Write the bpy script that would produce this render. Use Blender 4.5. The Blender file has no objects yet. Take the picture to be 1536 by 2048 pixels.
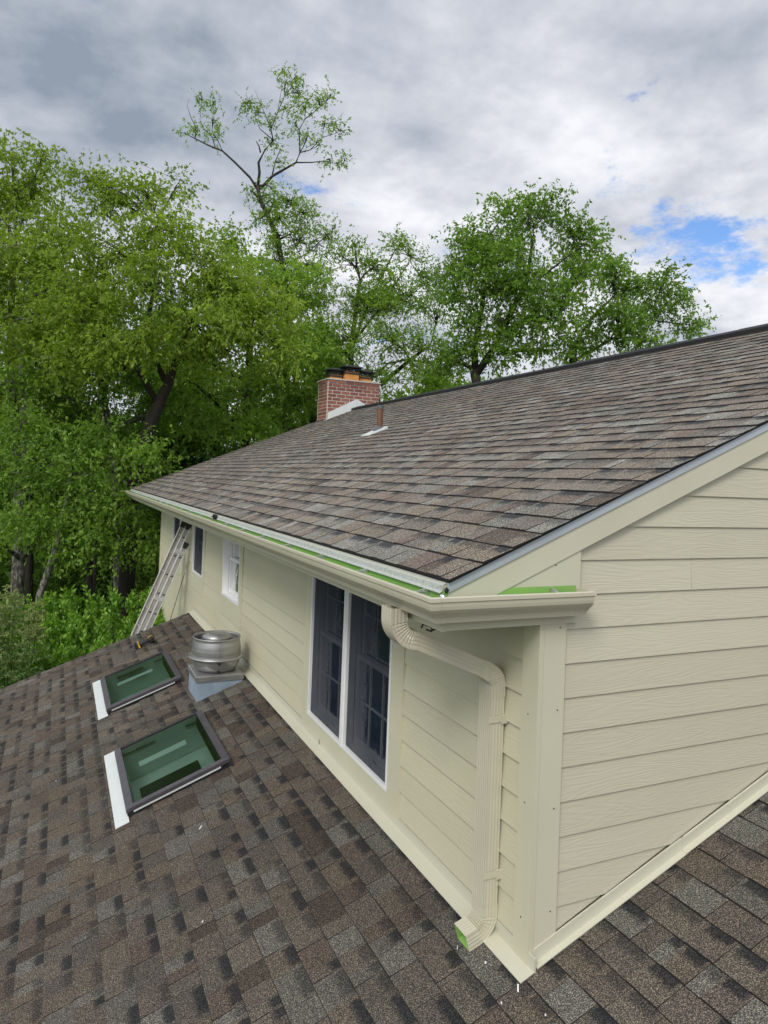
import bpy, math, random
import numpy as np
from mathutils import Vector, Matrix
S = bpy.context.scene
COL = S.collection
K = 0.8                       # raw measuring units -> metres
GZ = -5.0                     # ground level in raw units

# ------------------------------------------------------------------ camera
CAM = np.array([-2.2587, -2.9145, 2.4197])
F_PX, CY = 1410.3, 942.48
RM = np.array([[0.9070196784, -0.4193001521, 0.0387644866],
               [0.0402124818, -0.0053876838, -0.9991766256],
               [0.4191637619, 0.9078316778, 0.0119743645]])
cd = bpy.data.cameras.new('camera'); cam = bpy.data.objects.new('camera', cd); COL.objects.link(cam)
cd.sensor_fit = 'HORIZONTAL'; cd.sensor_width = 36; cd.lens = 36 * F_PX / 1536
cd.shift_y = -(1024 - CY) / 1536
cd.clip_start = 0.05; cd.clip_end = 3000
m = Matrix(((RM[0][0], -RM[1][0], -RM[2][0], CAM[0] * K), (RM[0][1], -RM[1][1], -RM[2][1], CAM[1] * K),
            (RM[0][2], -RM[1][2], -RM[2][2], CAM[2] * K), (0, 0, 0, 1)))
cam.matrix_world = m
S.camera = cam

# ------------------------------------------------------------------ world
SUN_DIR = Vector((-0.52, -0.50, 0.62)).normalized()       # towards the bright part of the cloud
w = bpy.data.worlds.new('World'); S.world = w; w.use_nodes = True
nt = w.node_tree; nt.nodes.clear()
N = nt.nodes.new; L = nt.links.new
def wmath(op, a, b=None, c=None, clamp=False):
    n = N('ShaderNodeMath'); n.operation = op; n.use_clamp = clamp
    for i, v in enumerate((a, b, c)):
        if v is None: continue
        if isinstance(v, (int, float)): n.inputs[i].default_value = v
        else: L(v, n.inputs[i])
    return n.outputs[0]
out = N('ShaderNodeOutputWorld'); bg = N('ShaderNodeBackground'); bg.inputs[1].default_value = 0.1
L(bg.outputs[0], out.inputs[0])
sky = N('ShaderNodeTexSky'); sky.sky_type = 'NISHITA'; sky.sun_disc = False
sky.sun_elevation = math.asin(SUN_DIR.z); sky.sun_rotation = math.atan2(SUN_DIR.x, SUN_DIR.y)
tc = N('ShaderNodeTexCoord'); sep = N('ShaderNodeSeparateXYZ'); L(tc.outputs['Generated'], sep.inputs[0])
zz = wmath('ADD', wmath('MAXIMUM', sep.outputs[2], 0.0), 0.22)
uu = wmath('DIVIDE', sep.outputs[0], zz); vv = wmath('DIVIDE', sep.outputs[1], zz)
cmb = N('ShaderNodeCombineXYZ'); L(uu, cmb.inputs[0]); L(vv, cmb.inputs[1])
def wnoise(scale, detail, rough, dist, off):
    mp = N('ShaderNodeMapping'); mp.inputs['Location'].default_value = off; L(cmb.outputs[0], mp.inputs[0])
    n = N('ShaderNodeTexNoise'); n.inputs['Scale'].default_value = scale; n.inputs['Detail'].default_value = detail
    n.inputs['Roughness'].default_value = rough; n.inputs['Distortion'].default_value = dist
    L(mp.outputs[0], n.inputs['Vector']); return n.outputs[0]
def wbump(d, k, off=(0, 0, 0)):                          # soft patch of cloud cover round a direction
    v = N('ShaderNodeVectorMath'); v.operation = 'DOT_PRODUCT'; L(tc.outputs['Generated'], v.inputs[0])
    v.inputs[1].default_value = Vector(d).normalized()
    return wmath('POWER', wmath('MAXIMUM', v.outputs['Value'], 0.0), k)
n1 = wnoise(1.5, 10, 0.56, 0.12, (3.1, 1.7, 0)); n2 = wnoise(3.6, 10, 0.6, 0.1, (7.3, 2.2, 0)); n3 = wnoise(0.55, 4, 0.5, 0.2, (11.0, 5.0, 2))
tone = wmath('ADD', wmath('MULTIPLY', n1, 0.55), wmath('MULTIPLY', n2, 0.45))
tone = wmath('SUBTRACT', tone, wmath('MULTIPLY', wbump((0.08, 0.80, 0.60), 22), 0.13))
tone = wmath('ADD', tone, wmath('MULTIPLY', wbump((0.62, 0.66, 0.30), 6), 0.055))
cr = N('ShaderNodeValToRGB'); L(tone, cr.inputs[0])
e = cr.color_ramp.elements
e[0].position = 0.33; e[0].color = (2.5, 2.95, 3.65, 1)
e[1].position = 0.62; e[1].color = (8.1, 8.2, 8.6, 1)
x = e.new(0.42); x.color = (4.0, 4.4, 5.05, 1)
x = e.new(0.51); x.color = (5.65, 5.85, 6.45, 1)
n4 = wnoise(4.2, 9, 0.66, 0.1, (1.3, 9.2, 4))
gap = wmath('ADD', wmath('MULTIPLY', n4, 0.85), wmath('MULTIPLY', n3, 0.3)); gap = wmath('SUBTRACT', gap, 0.07)
gap = wmath('SUBTRACT', gap, wmath('MULTIPLY', wbump((0.722, 0.622, 0.296), 600), 0.17))
gap = wmath('SUBTRACT', gap, wmath('MULTIPLY', wbump((0.665, 0.682, 0.305), 900), 0.14))
gap = wmath('SUBTRACT', gap, wmath('MULTIPLY', wbump((0.621, 0.632, 0.464), 4000), 0.07))
gap = wmath('SUBTRACT', gap, wmath('MULTIPLY', wbump((0.60, 0.68, 0.40), 2500), 0.09))
mr = N('ShaderNodeMapRange'); mr.interpolation_type = 'SMOOTHSTEP'
mr.inputs['From Min'].default_value = 0.285; mr.inputs['From Max'].default_value = 0.415; L(gap, mr.inputs[0])
skc = N('ShaderNodeMixRGB'); skc.blend_type = 'MULTIPLY'; skc.inputs[0].default_value = 1; L(sky.outputs[0], skc.inputs[1]); skc.inputs[2].default_value = (1.0, 1.25, 1.6, 1)
mx = N('ShaderNodeMixRGB'); L(mr.outputs[0], mx.inputs[0]); L(skc.outputs[0], mx.inputs[1]); L(cr.outputs[0], mx.inputs[2])
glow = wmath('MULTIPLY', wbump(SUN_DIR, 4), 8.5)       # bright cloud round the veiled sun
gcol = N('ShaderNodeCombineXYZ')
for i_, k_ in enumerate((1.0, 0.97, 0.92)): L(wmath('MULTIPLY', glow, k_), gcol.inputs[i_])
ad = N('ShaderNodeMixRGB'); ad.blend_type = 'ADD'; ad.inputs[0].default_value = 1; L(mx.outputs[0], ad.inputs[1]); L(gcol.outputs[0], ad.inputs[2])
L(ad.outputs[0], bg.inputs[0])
# ------------------------------------------------------------------ sun behind cloud
sd = bpy.data.lights.new('sun', 'SUN'); sd.energy = 1.45; sd.angle = math.radians(18); sd.color = (1.0, 0.95, 0.87)
so = bpy.data.objects.new('sun', sd); COL.objects.link(so); so.rotation_euler = SUN_DIR.to_track_quat('Z', 'Y').to_euler()
# ------------------------------------------------------------------ exposure
S.view_settings.view_transform = 'Standard'; S.view_settings.look = 'None'
S.view_settings.exposure = 0.22; S.view_settings.gamma = 1; S.view_settings.use_curve_mapping = False
S.render.engine = 'CYCLES'

rnd = random.Random(7)
# ================================================================== helpers
def at(u, v, d):                                  # point at depth d along a sight line (raw units)
    return CAM + d * (RM.T @ np.array([(u - 768) / F_PX, (v - CY) / F_PX, 1.0]))
def project(p):
    c = RM @ (np.asarray(p, float) - CAM)
    return 768 + F_PX * c[0] / c[2], CY + F_PX * c[1] / c[2], c[2]
def node_mat(name, rough=0.6, metal=0.0):
    m = bpy.data.materials.new(name); m.use_nodes = True
    b = m.node_tree.nodes['Principled BSDF']; b.inputs['Roughness'].default_value = rough; b.inputs['Metallic'].default_value = metal
    return m, m.node_tree, b
def nz(t, scale, detail=3, rough=0.5, coord='pos', stretch=None, dist=0.0):
    n = t.nodes.new('ShaderNodeTexNoise'); n.inputs['Scale'].default_value = scale
    n.inputs['Detail'].default_value = detail; n.inputs['Roughness'].default_value = rough; n.inputs['Distortion'].default_value = dist
    g = t.nodes.new('ShaderNodeNewGeometry'); src = g.outputs['Position']
    if stretch:
        mp = t.nodes.new('ShaderNodeMapping'); mp.inputs['Scale'].default_value = stretch; t.links.new(src, mp.inputs[0]); src = mp.outputs[0]
    t.links.new(src, n.inputs['Vector']); return n.outputs[0]
def ramp(t, src, stops):
    r = t.nodes.new('ShaderNodeValToRGB'); t.links.new(src, r.inputs[0]); e = r.color_ramp.elements
    e[0].position, e[0].color = stops[0][0], (*stops[0][1], 1); e[1].position, e[1].color = stops[-1][0], (*stops[-1][1], 1)
    for p, c in stops[1:-1]: q = e.new(p); q.color = (*c, 1)
    return r.outputs[0]
def mixc(t, fac, a, b, mode='MIX'):
    n = t.nodes.new('ShaderNodeMixRGB'); n.blend_type = mode
    for i, v in enumerate((fac, a, b)):
        if isinstance(v, (int, float)): n.inputs[i].default_value = v
        elif isinstance(v, tuple): n.inputs[i].default_value = (*v, 1)
        else: t.links.new(v, n.inputs[i])
    return n.outputs[0]
def mth(t, op, a, b=None):
    n = t.nodes.new('ShaderNodeMath'); n.operation = op
    for i, v in enumerate((a, b)):
        if v is None: continue
        if isinstance(v, (int, float)): n.inputs[i].default_value = v
        else: t.links.new(v, n.inputs[i])
    return n.outputs[0]
def bump(t, b, h, strength, dist):
    n = t.nodes.new('ShaderNodeBump'); n.inputs['Strength'].default_value = strength; n.inputs['Distance'].default_value = dist
    t.links.new(h, n.inputs['Height']); t.links.new(n.outputs[0], b.inputs['Normal'])
def simple(name, col, rough=0.5, metal=0.0, var=0.08, scale=6, spec=None, stretch=None, bumpd=0):
    m, t, b = node_mat(name, rough, metal)
    n = nz(t, scale, 5, 0.6, stretch=stretch)
    lo = tuple(c * (1 - var) for c in col); hi = tuple(min(1, c * (1 + var)) for c in col)
    t.links.new(ramp(t, n, [(0.3, lo), (0.7, hi)]), b.inputs['Base Color'])
    if spec is not None: b.inputs['Specular IOR Level'].default_value = spec
    if bumpd: bump(t, b, nz(t, scale * 6, 3, 0.5), 0.6, bumpd)
    return m

M = {}
# cream painted cement siding with embossed wood grain
def siding_mat(name, along, col, amp=1.0):
    m, t, b = node_mat(name, 0.62)
    g = t.nodes.new('ShaderNodeNewGeometry'); oi = t.nodes.new('ShaderNodeObjectInfo')
    add = t.nodes.new('ShaderNodeVectorMath'); add.operation = 'ADD'; t.links.new(g.outputs['Position'], add.inputs[0])
    cmb = t.nodes.new('ShaderNodeCombineXYZ'); r9 = mth(t, 'MULTIPLY', oi.outputs['Random'], 37.0)
    for i in range(3): t.links.new(r9, cmb.inputs[i])
    t.links.new(cmb.outputs[0], add.inputs[1])
    mp = t.nodes.new('ShaderNodeMapping'); mp.inputs['Scale'].default_value = (0.85, 1, 9) if along == 'x' else (1, 0.85, 9)
    t.links.new(add.outputs[0], mp.inputs[0])
    lo = t.nodes.new('ShaderNodeTexNoise'); lo.inputs['Scale'].default_value = 1.0; lo.inputs['Detail'].default_value = 2.5; lo.inputs['Roughness'].default_value = 0.55
    t.links.new(mp.outputs[0], lo.inputs['Vector'])
    rings = mth(t, 'FRACT', mth(t, 'MULTIPLY', lo.outputs[0], 21.0))
    line = mth(t, 'PINGPONG', rings, 0.5)
    fine = t.nodes.new('ShaderNodeTexNoise'); fine.inputs['Scale'].default_value = 14; fine.inputs['Detail'].default_value = 3
    t.links.new(mp.outputs[0], fine.inputs['Vector'])
    msk = nz(t, 1.3, 2, 0.5)
    h = mth(t, 'ADD', mth(t, 'MULTIPLY', line, 1.0), mth(t, 'MULTIPLY', fine.outputs[0], 0.5))
    h = mth(t, 'MULTIPLY', h, mth(t, 'ADD', msk, 0.2))
    bump(t, b, h, 0.75 * amp, 0.004)
    stain = nz(t, 0.9, 4, 0.6)
    c = ramp(t, stain, [(0.3, tuple(v * 0.95 for v in col)), (0.7, tuple(min(1, v * 1.04) for v in col))])
    c = mixc(t, 1.0, c, ramp(t, oi.outputs['Random'], [(0.0, (0.955, 0.95, 0.945)), (1.0, (1.03, 1.03, 1.03))]), 'MULTIPLY')
    c2 = mixc(t, mth(t, 'MULTIPLY', nz(t, 2.6, 5, 0.65), 0.10), c, (0.55, 0.44, 0.33))
    t.links.new(c2, b.inputs['Base Color']); return m
M['siding_gable'] = siding_mat('siding_gable', 'x', (0.555, 0.54, 0.42), 0.5)
M['siding_long'] = siding_mat('siding_long', 'y', (0.555, 0.54, 0.395), 0.4)
M['trim'] = simple('cream_trim', (0.585, 0.57, 0.44), 0.5, var=0.035, scale=2.5)
M['trim_long'] = simple('cream_trim_long_wall', (0.575, 0.56, 0.415), 0.5, var=0.035, scale=2.5)
M['gutter'] = simple('cream_aluminium', (0.55, 0.525, 0.41), 0.33, var=0.04, scale=3)
M['flashing'] = simple('cream_flashing', (0.56, 0.555, 0.44), 0.38, var=0.03, scale=2)
M['film'] = simple('green_film', (0.24, 0.46, 0.11), 0.45, var=0.10, scale=5)
M['white_metal'] = simple('white_metal', (0.66, 0.70, 0.70), 0.4, var=0.04, scale=6)
M['rake_metal'] = simple('rake_metal', (0.50, 0.55, 0.60), 0.35, metal=0.3, var=0.12, scale=3, stretch=(1, 8, 1))
M['white_vinyl'] = simple('white_vinyl', (0.78, 0.79, 0.80), 0.4, var=0.03)
M['grey_vinyl'] = simple('grey_vinyl', (0.33, 0.35, 0.40), 0.5, var=0.05)
M['black'] = simple('black_rubber', (0.018, 0.018, 0.02), 0.55, var=0.3)
M['ridge'] = simple('ridge_vent', (0.012, 0.012, 0.014), 0.75, var=0.35, scale=30)
M['alu'] = simple('ladder_aluminium', (0.46, 0.45, 0.42), 0.42, metal=0.35, var=0.16, scale=9)
M['alu_pale'] = simple('worn_aluminium', (0.62, 0.62, 0.60), 0.35, metal=0.3, var=0.12, scale=9)
M['steel'] = simple('hanger_steel', (0.60, 0.61, 0.60), 0.3, metal=0.7, var=0.2, scale=20)
M['gap'] = simple('asphalt_edge', (0.012, 0.011, 0.012), 0.95, var=0.3, scale=40)
M['deck'] = simple('roof_underlay', (0.02, 0.019, 0.02), 0.95, var=0.3, scale=10)
M['dark_room'] = simple('dark_interior', (0.012, 0.016, 0.022), 0.9, var=0.3)
M['curtain'] = simple('grey_curtain', (0.28, 0.30, 0.33), 0.9, var=0.1)
M['yellow'] = simple('yellow_plastic', (0.66, 0.40, 0.035), 0.4, var=0.1, scale=30)
M['concrete'] = simple('chimney_crown', (0.50, 0.46, 0.41), 0.9, var=0.2, scale=12)
M['mortar'] = simple('mortar', (0.60, 0.52, 0.47), 0.95, var=0.2, scale=25)
M['clay'] = simple('clay_flue', (0.55, 0.25, 0.07), 0.8, var=0.14, scale=10)
M['fan_galv'] = simple('galvanised_curb', (0.34, 0.43, 0.54), 0.45, metal=0.25, var=0.22, scale=5)
M['copper'] = simple('brown_pipe', (0.16, 0.075, 0.045), 0.6, metal=0.2, var=0.25, scale=14)
M['lead'] = simple('lead_boot', (0.10, 0.105, 0.115), 0.6, var=0.2, scale=10)
M['sky_frame'] = simple('skylight_frame', (0.066, 0.062, 0.072), 0.48, var=0.22, scale=12)
M['shaft'] = simple('skylight_shaft', (0.68, 0.72, 0.70), 0.8, var=0.04)
M['foil'] = simple('crumpled_foil', (0.45, 0.46, 0.48), 0.25, metal=0.9, var=0.4, scale=30)
# dirty galvanised eave strip
m, t, b = node_mat('dirty_drip_edge', 0.5, 0.15)
d = ramp(t, nz(t, 60, 4, 0.75), [(0.50, (0.50, 0.53, 0.50)), (0.64, (0.09, 0.10, 0.085))])
t.links.new(mixc(t, 0.75, (0.50, 0.53, 0.50), mixc(t, nz(t, 3, 3, 0.5), (0.50, 0.53, 0.50), d)), b.inputs['Base Color']); M['drip'] = m
# spun aluminium fan
m, t, b = node_mat('spun_aluminium', 0.34, 0.75)
c = ramp(t, nz(t, 3.0, 4, 0.6, stretch=(0.6, 0.6, 14)), [(0.3, (0.30, 0.305, 0.31)), (0.7, (0.52, 0.53, 0.54))])
t.links.new(mixc(t, mth(t, 'MULTIPLY', nz(t, 7, 4, 0.6), 0.25), c, (0.20, 0.15, 0.11)), b.inputs['Base Color'])
t.links.new(ramp(t, nz(t, 9, 4, 0.6), [(0.3, (0.28,) * 3), (0.7, (0.5,) * 3)]), b.inputs['Roughness']); M['fan'] = m
# brick: colour per brick
def brick_mat():
    m, t, b = node_mat('red_brick', 0.88)
    oi = t.nodes.new('ShaderNodeObjectInfo')
    c = ramp(t, oi.outputs['Random'], [(0.0, (0.13, 0.036, 0.024)), (0.5, (0.22, 0.065, 0.042)), (1.0, (0.30, 0.105, 0.065))])
    c = mixc(t, mth(t, 'MULTIPLY', nz(t, 45, 4, 0.7), 0.35), c, (0.36, 0.25, 0.21))
    t.links.new(c, b.inputs['Base Color']); bump(t, b, nz(t, 90, 3), 0.5, 0.004); return m
M['brick'] = brick_mat()
# shingles: tint per piece, printed shade band at the upper part of a tab, mineral granules
def shingle_mat(name, lift, moss):
    m, t, b = node_mat(name, 0.93)
    b.inputs['Specular IOR Level'].default_value = 0.25
    cool = (1, 1, 1) if moss else (0.965, 1.0, 1.04)
    a = t.nodes.new('ShaderNodeAttribute'); a.attribute_name = 'tint'
    bd = t.nodes.new('ShaderNodeAttribute'); bd.attribute_name = 'band'
    uv = t.nodes.new('ShaderNodeUVMap'); uv.uv_map = 'UVMap'; s = t.nodes.new('ShaderNodeSeparateXYZ'); t.links.new(uv.outputs[0], s.inputs[0])
    ed = mth(t, 'MULTIPLY', mth(t, 'SUBTRACT', nz(t, 40, 3, 0.6), 0.5), 0.30)
    def sstep(x, lo, hi):
        r = t.nodes.new('ShaderNodeMapRange'); r.interpolation_type = 'SMOOTHSTEP'
        r.inputs['From Min'].default_value = lo; r.inputs['From Max'].default_value = hi; t.links.new(x, r.inputs[0]); return r.outputs[0]
    vband = sstep(mth(t, 'ADD', s.outputs[1], ed), 0.52, 0.80)
    uband = mth(t, 'MULTIPLY', sstep(mth(t, 'ADD', s.outputs[0], ed), 0.02, 0.18), sstep(mth(t, 'SUBTRACT', mth(t, 'SUBTRACT', 1.0, s.outputs[0]), ed), 0.02, 0.14))
    band = mth(t, 'MULTIPLY', mth(t, 'MULTIPLY', vband, uband), bd.outputs['Fac'])
    c = mixc(t, band, a.outputs['Color'], (0.020, 0.0225, 0.027))
    g1 = nz(t, 210, 2, 0.7); g2 = nz(t, 480, 1, 0.5)
    gr = ramp(t, g1, [(0.38, (0.34, 0.34, 0.36)), (0.52, (0.9, 0.9, 0.9)), (0.64, (3.2, 3.05, 2.8))])
    c = mixc(t, 1.0, c, gr, 'MULTIPLY')
    gr2 = ramp(t, g2, [(0.35, (0.6, 0.6, 0.6)), (0.65, (1.45, 1.42, 1.4))])
    c = mixc(t, 1.0, c, gr2, 'MULTIPLY')
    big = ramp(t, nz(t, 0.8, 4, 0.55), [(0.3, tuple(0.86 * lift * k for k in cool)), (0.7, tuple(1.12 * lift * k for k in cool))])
    c = mixc(t, 1.0, c, big, 'MULTIPLY')
    if moss:
        g = t.nodes.new('ShaderNodeNewGeometry'); sp = t.nodes.new('ShaderNodeSeparateXYZ'); t.links.new(g.outputs['Position'], sp.inputs[0])
        mk_ = mth(t, 'MULTIPLY', mth(t, 'MULTIPLY', sstep(mth(t, 'MULTIPLY', sp.outputs[1], -1), 0.2, 1.8), sstep(nz(t, 2.2, 4, 0.6), 0.42, 0.75)), sstep(mth(t, 'MULTIPLY', sp.outputs[0], -1), 0.9, 1.9))
        c = mixc(t, mth(t, 'MULTIPLY', mk_, 0.55), c, mixc(t, 1.0, (0.10, 0.115, 0.06), gr, 'MULTIPLY'))
    t.links.new(c, b.inputs['Base Color']); bump(t, b, g1, 0.55, 0.003)
    return m
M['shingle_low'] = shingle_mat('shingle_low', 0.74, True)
M['shingle_up'] = shingle_mat('shingle_up', 1.5, False)  # lift puts the paler look at a grazing angle into the colour
# glass
def glass_mat(name, tint, ior, rough=0.0):
    m = bpy.data.materials.new(name); m.use_nodes = True; t = m.node_tree; t.nodes.clear()
    o = t.nodes.new('ShaderNodeOutputMaterial'); tr = t.nodes.new('ShaderNodeBsdfTransparent'); tr.inputs[0].default_value = (*tint, 1)
    gl = t.nodes.new('ShaderNodeBsdfGlossy'); gl.inputs['Roughness'].default_value = rough
    fr = t.nodes.new('ShaderNodeFresnel'); fr.inputs[0].default_value = ior
    n = nz(t, 7.0, 3, 0.6); bp = t.nodes.new('ShaderNodeBump'); bp.inputs['Strength'].default_value = 0.5; bp.inputs['Distance'].default_value = 0.012
    t.links.new(n, bp.inputs['Height']); t.links.new(bp.outputs[0], gl.inputs['Normal'])
    mx = t.nodes.new('ShaderNodeMixShader'); t.links.new(fr.outputs[0], mx.inputs[0]); t.links.new(tr.outputs[0], mx.inputs[1]); t.links.new(gl.outputs[0], mx.inputs[2])
    t.links.new(mx.outputs[0], o.inputs[0]); return m
M['green_glass'] = glass_mat('green_glass', (0.62, 0.80, 0.72), 1.8)
M['glass'] = glass_mat('window_glass', (0.8, 0.85, 0.88), 1.5)
def screen_mat():
    m = bpy.data.materials.new('insect_screen'); m.use_nodes = True; t = m.node_tree; t.nodes.clear()
    o = t.nodes.new('ShaderNodeOutputMaterial'); tr = t.nodes.new('ShaderNodeBsdfTransparent')
    df = t.nodes.new('ShaderNodeBsdfDiffuse'); df.inputs[0].default_value = (0.011, 0.018, 0.034, 1)
    mx = t.nodes.new('ShaderNodeMixShader'); t.links.new(ramp(t, nz(t, 4, 3), [(0.3, (0.68,) * 3), (0.7, (0.74,) * 3)]), mx.inputs[0])
    t.links.new(tr.outputs[0], mx.inputs[1]); t.links.new(df.outputs[0], mx.inputs[2]); t.links.new(mx.outputs[0], o.inputs[0]); return m
M['screen'] = screen_mat()
def leaf_mat(name, a, b_, trans=0.35):
    m = bpy.data.materials.new(name); m.use_nodes = True; t = m.node_tree; t.nodes.clear()
    o = t.nodes.new('ShaderNodeOutputMaterial'); at_ = t.nodes.new('ShaderNodeAttribute'); at_.attribute_name = 'rnd'
    c = ramp(t, at_.outputs['Fac'], [(0.0, a), (1.0, b_)])
    pb = t.nodes.new('ShaderNodeBsdfPrincipled'); pb.inputs['Roughness'].default_value = 0.5; pb.inputs['Specular IOR Level'].default_value = 0.35
    t.links.new(c, pb.inputs['Base Color'])
    tl = t.nodes.new('ShaderNodeBsdfTranslucent'); t.links.new(mixc(t, 1.0, c, (1.75, 1.85, 0.9), 'MULTIPLY'), tl.inputs[0])
    mx = t.nodes.new('ShaderNodeMixShader'); mx.inputs[0].default_value = trans
    t.links.new(pb.outputs[0], mx.inputs[1]); t.links.new(tl.outputs[0], mx.inputs[2]); t.links.new(mx.outputs[0], o.inputs[0]); return m
M['leaf_olive'] = leaf_mat('leaf_olive', (0.12, 0.185, 0.022), (0.29, 0.40, 0.06), 0.48)
M['leaf_fresh'] = leaf_mat('leaf_fresh', (0.11, 0.195, 0.026), (0.26, 0.40, 0.065), 0.48)
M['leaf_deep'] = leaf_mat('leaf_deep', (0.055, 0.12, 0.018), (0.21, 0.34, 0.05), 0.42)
M['leaf_right'] = leaf_mat('leaf_right', (0.085, 0.165, 0.024), (0.22, 0.36, 0.055), 0.46)
M['leaf_hedge'] = leaf_mat('leaf_hedge', (0.04, 0.12, 0.012), (0.22, 0.40, 0.045), 0.28)
M['leaf_plume'] = leaf_mat('leaf_plume', (0.05, 0.13, 0.03), (0.28, 0.33, 0.13), 0.3)
M['bark'] = simple('dark_bark', (0.034, 0.028, 0.023), 0.95, var=0.45, scale=7, stretch=(3, 3, 0.6), bumpd=0.02)
m, t, b = node_mat('mottled_bark', 0.95)
t.links.new(ramp(t, nz(t, 7, 5, 0.7, stretch=(2.4, 2.4, 1)), [(0.46, (0.045, 0.04, 0.035)), (0.58, (0.24, 0.235, 0.20))]), b.inputs['Base Color']); M['bark_pale'] = m
m, t, b = node_mat('shaded_lawn', 0.95)
t.links.new(ramp(t, nz(t, 0.7, 6, 0.65, stretch=(1, 3, 1)), [(0.3, (0.022, 0.045, 0.012)), (0.7, (0.055, 0.11, 0.025))]), b.inputs['Base Color']); M['lawn'] = m  # dark green carries the shade of the trees in the colour itself

def link(o, parent=None, label=None, kind=None):
    COL.objects.link(o)
    if parent is not None:
        o.parent = parent
        l = parent.location
        if parent.type == 'EMPTY': o.matrix_parent_inverse = Matrix.Translation((-l[0], -l[1], -l[2]))
    if label: o['label'] = label
    if kind: o['kind'] = kind
    return o
def mesh(name, verts, faces, mats, fmi=None, smooth=False):
    me = bpy.data.meshes.new(name)
    me.from_pydata([(v[0] * K, v[1] * K, v[2] * K) for v in verts], [], faces)
    if not isinstance(mats, (list, tuple)): mats = [mats]
    for mm in mats: me.materials.append(M[mm])
    if fmi is not None: me.polygons.foreach_set('material_index', fmi)
    if smooth: me.polygons.foreach_set('use_smooth', [True] * len(faces))
    me.update(); return me
class MB:
    def __init__(s): s.v = []; s.f = []; s.mi = []
    def add(s, v, f, mi=0):
        o = len(s.v); s.v += [tuple(map(float, p)) for p in v]; s.f += [tuple(i + o for i in q) for q in f]; s.mi += [mi] * len(f); return s
    def box(s, x0, x1, y0, y1, z0, z1, mi=0):
        v = [(x0, y0, z0), (x1, y0, z0), (x1, y1, z0), (x0, y1, z0), (x0, y0, z1), (x1, y0, z1), (x1, y1, z1), (x0, y1, z1)]
        return s.add(v, [(3, 2, 1, 0), (4, 5, 6, 7), (0, 1, 5, 4), (1, 2, 6, 5), (2, 3, 7, 6), (3, 0, 4, 7)], mi)
    def prism(s, bottom, top, mi=0):                       # two matching point loops
        n = len(bottom)
        f = [tuple(range(n))[::-1], tuple(range(n, 2 * n))] + [(i, (i + 1) % n, n + (i + 1) % n, n + i) for i in range(n)]
        return s.add(list(bottom) + list(top), f, mi)
    def tube(s, pts, rad, n=6, mi=0, cap=True):
        pts = [Vector(p) for p in pts]; rings = []
        for i, p in enumerate(pts):
            d = (pts[min(i + 1, len(pts) - 1)] - pts[max(i - 1, 0)]).normalized()
            a = d.cross(Vector((0, 0, 1)) if abs(d.z) < 0.9 else Vector((1, 0, 0))).normalized(); b = d.cross(a)
            r = rad[i] if hasattr(rad, '__len__') else rad
            rings.append([p + (a * math.cos(2 * math.pi * k / n) + b * math.sin(2 * math.pi * k / n)) * r for k in range(n)])
        v = [q for r in rings for q in r]
        f = [(i * n + k, i * n + (k + 1) % n, (i + 1) * n + (k + 1) % n, (i + 1) * n + k) for i in range(len(pts) - 1) for k in range(n)]
        if cap: f += [tuple(range(n))[::-1], tuple((len(pts) - 1) * n + k for k in range(n))]
        return s.add(v, f, mi)
    def lathe(s, prof, cx, cy, n=48, mi=0, closed=False):
        v = [(cx + r * math.cos(2 * math.pi * k / n), cy + r * math.sin(2 * math.pi * k / n), z) for r, z in prof for k in range(n)]
        f = [(i * n + k, i * n + (k + 1) % n, (i + 1) * n + (k + 1) % n, (i + 1) * n + k) for i in range(len(prof) - 1) for k in range(n)]
        return s.add(v, f, mi)
    def build(s, name, mats, parent=None, label=None, kind=None, smooth=False):
        me = mesh(name, s.v, s.f, mats, s.mi, smooth)
        return link(bpy.data.objects.new(name, me), parent, label, kind)
def thing(name, label, cat, loc=(0, 0, 0), group=None):
    o = bpy.data.objects.new(name, None); COL.objects.link(o); o.location = [c * K for c in loc]
    o.empty_display_size = 0.2; o['label'] = label; o['category'] = cat
    if group: o['group'] = group
    return o
def tag(o, label, cat, group=None):
    o['label'] = label; o['category'] = cat
    if group: o['group'] = group
    return o
def clip(poly, a, b, c):                                    # keep a*s + b*z <= c
    out = []
    for i in range(len(poly)):
        p, q = poly[i], poly[(i + 1) % len(poly)]
        dp, dq = a * p[0] + b * p[1] - c, a * q[0] + b * q[1] - c
        if dp <= 0: out.append(p)
        if dp * dq < 0:
            k = dp / (dp - dq); out.append((p[0] + k * (q[0] - p[0]), p[1] + k * (q[1] - p[1])))
    return out

# ================================================================== ground
g = MB(); g.add([(-1500, -1500, GZ), (1500, -1500, GZ), (1500, 1500, GZ), (-1500, 1500, GZ)], [(0, 1, 2, 3)])
g.build('ground', 'lawn', kind='structure')

# ================================================================== house
SU, ZU = 0.4187, 1.957 + 0.4187 * 0.59                      # upper roof plane z = ZU + SU*x
SL, ZL = 0.380, 0.005                                       # lower roof plane z = ZL + SL*x
RX = 5.04                                                   # ridge
YE = 15.65                                                  # far rake of the upper roof
YL = 9.63                                                   # far rake of the lower roof
WY = 14.25                                                  # far corner of the long wall
house = thing('house', 'cream two storey house with brown shingle roofs, seen from its lower roof', 'house', (0, 0, GZ))
zu = lambda x: ZU + SU * x
zl = lambda x: ZL + SL * x

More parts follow.
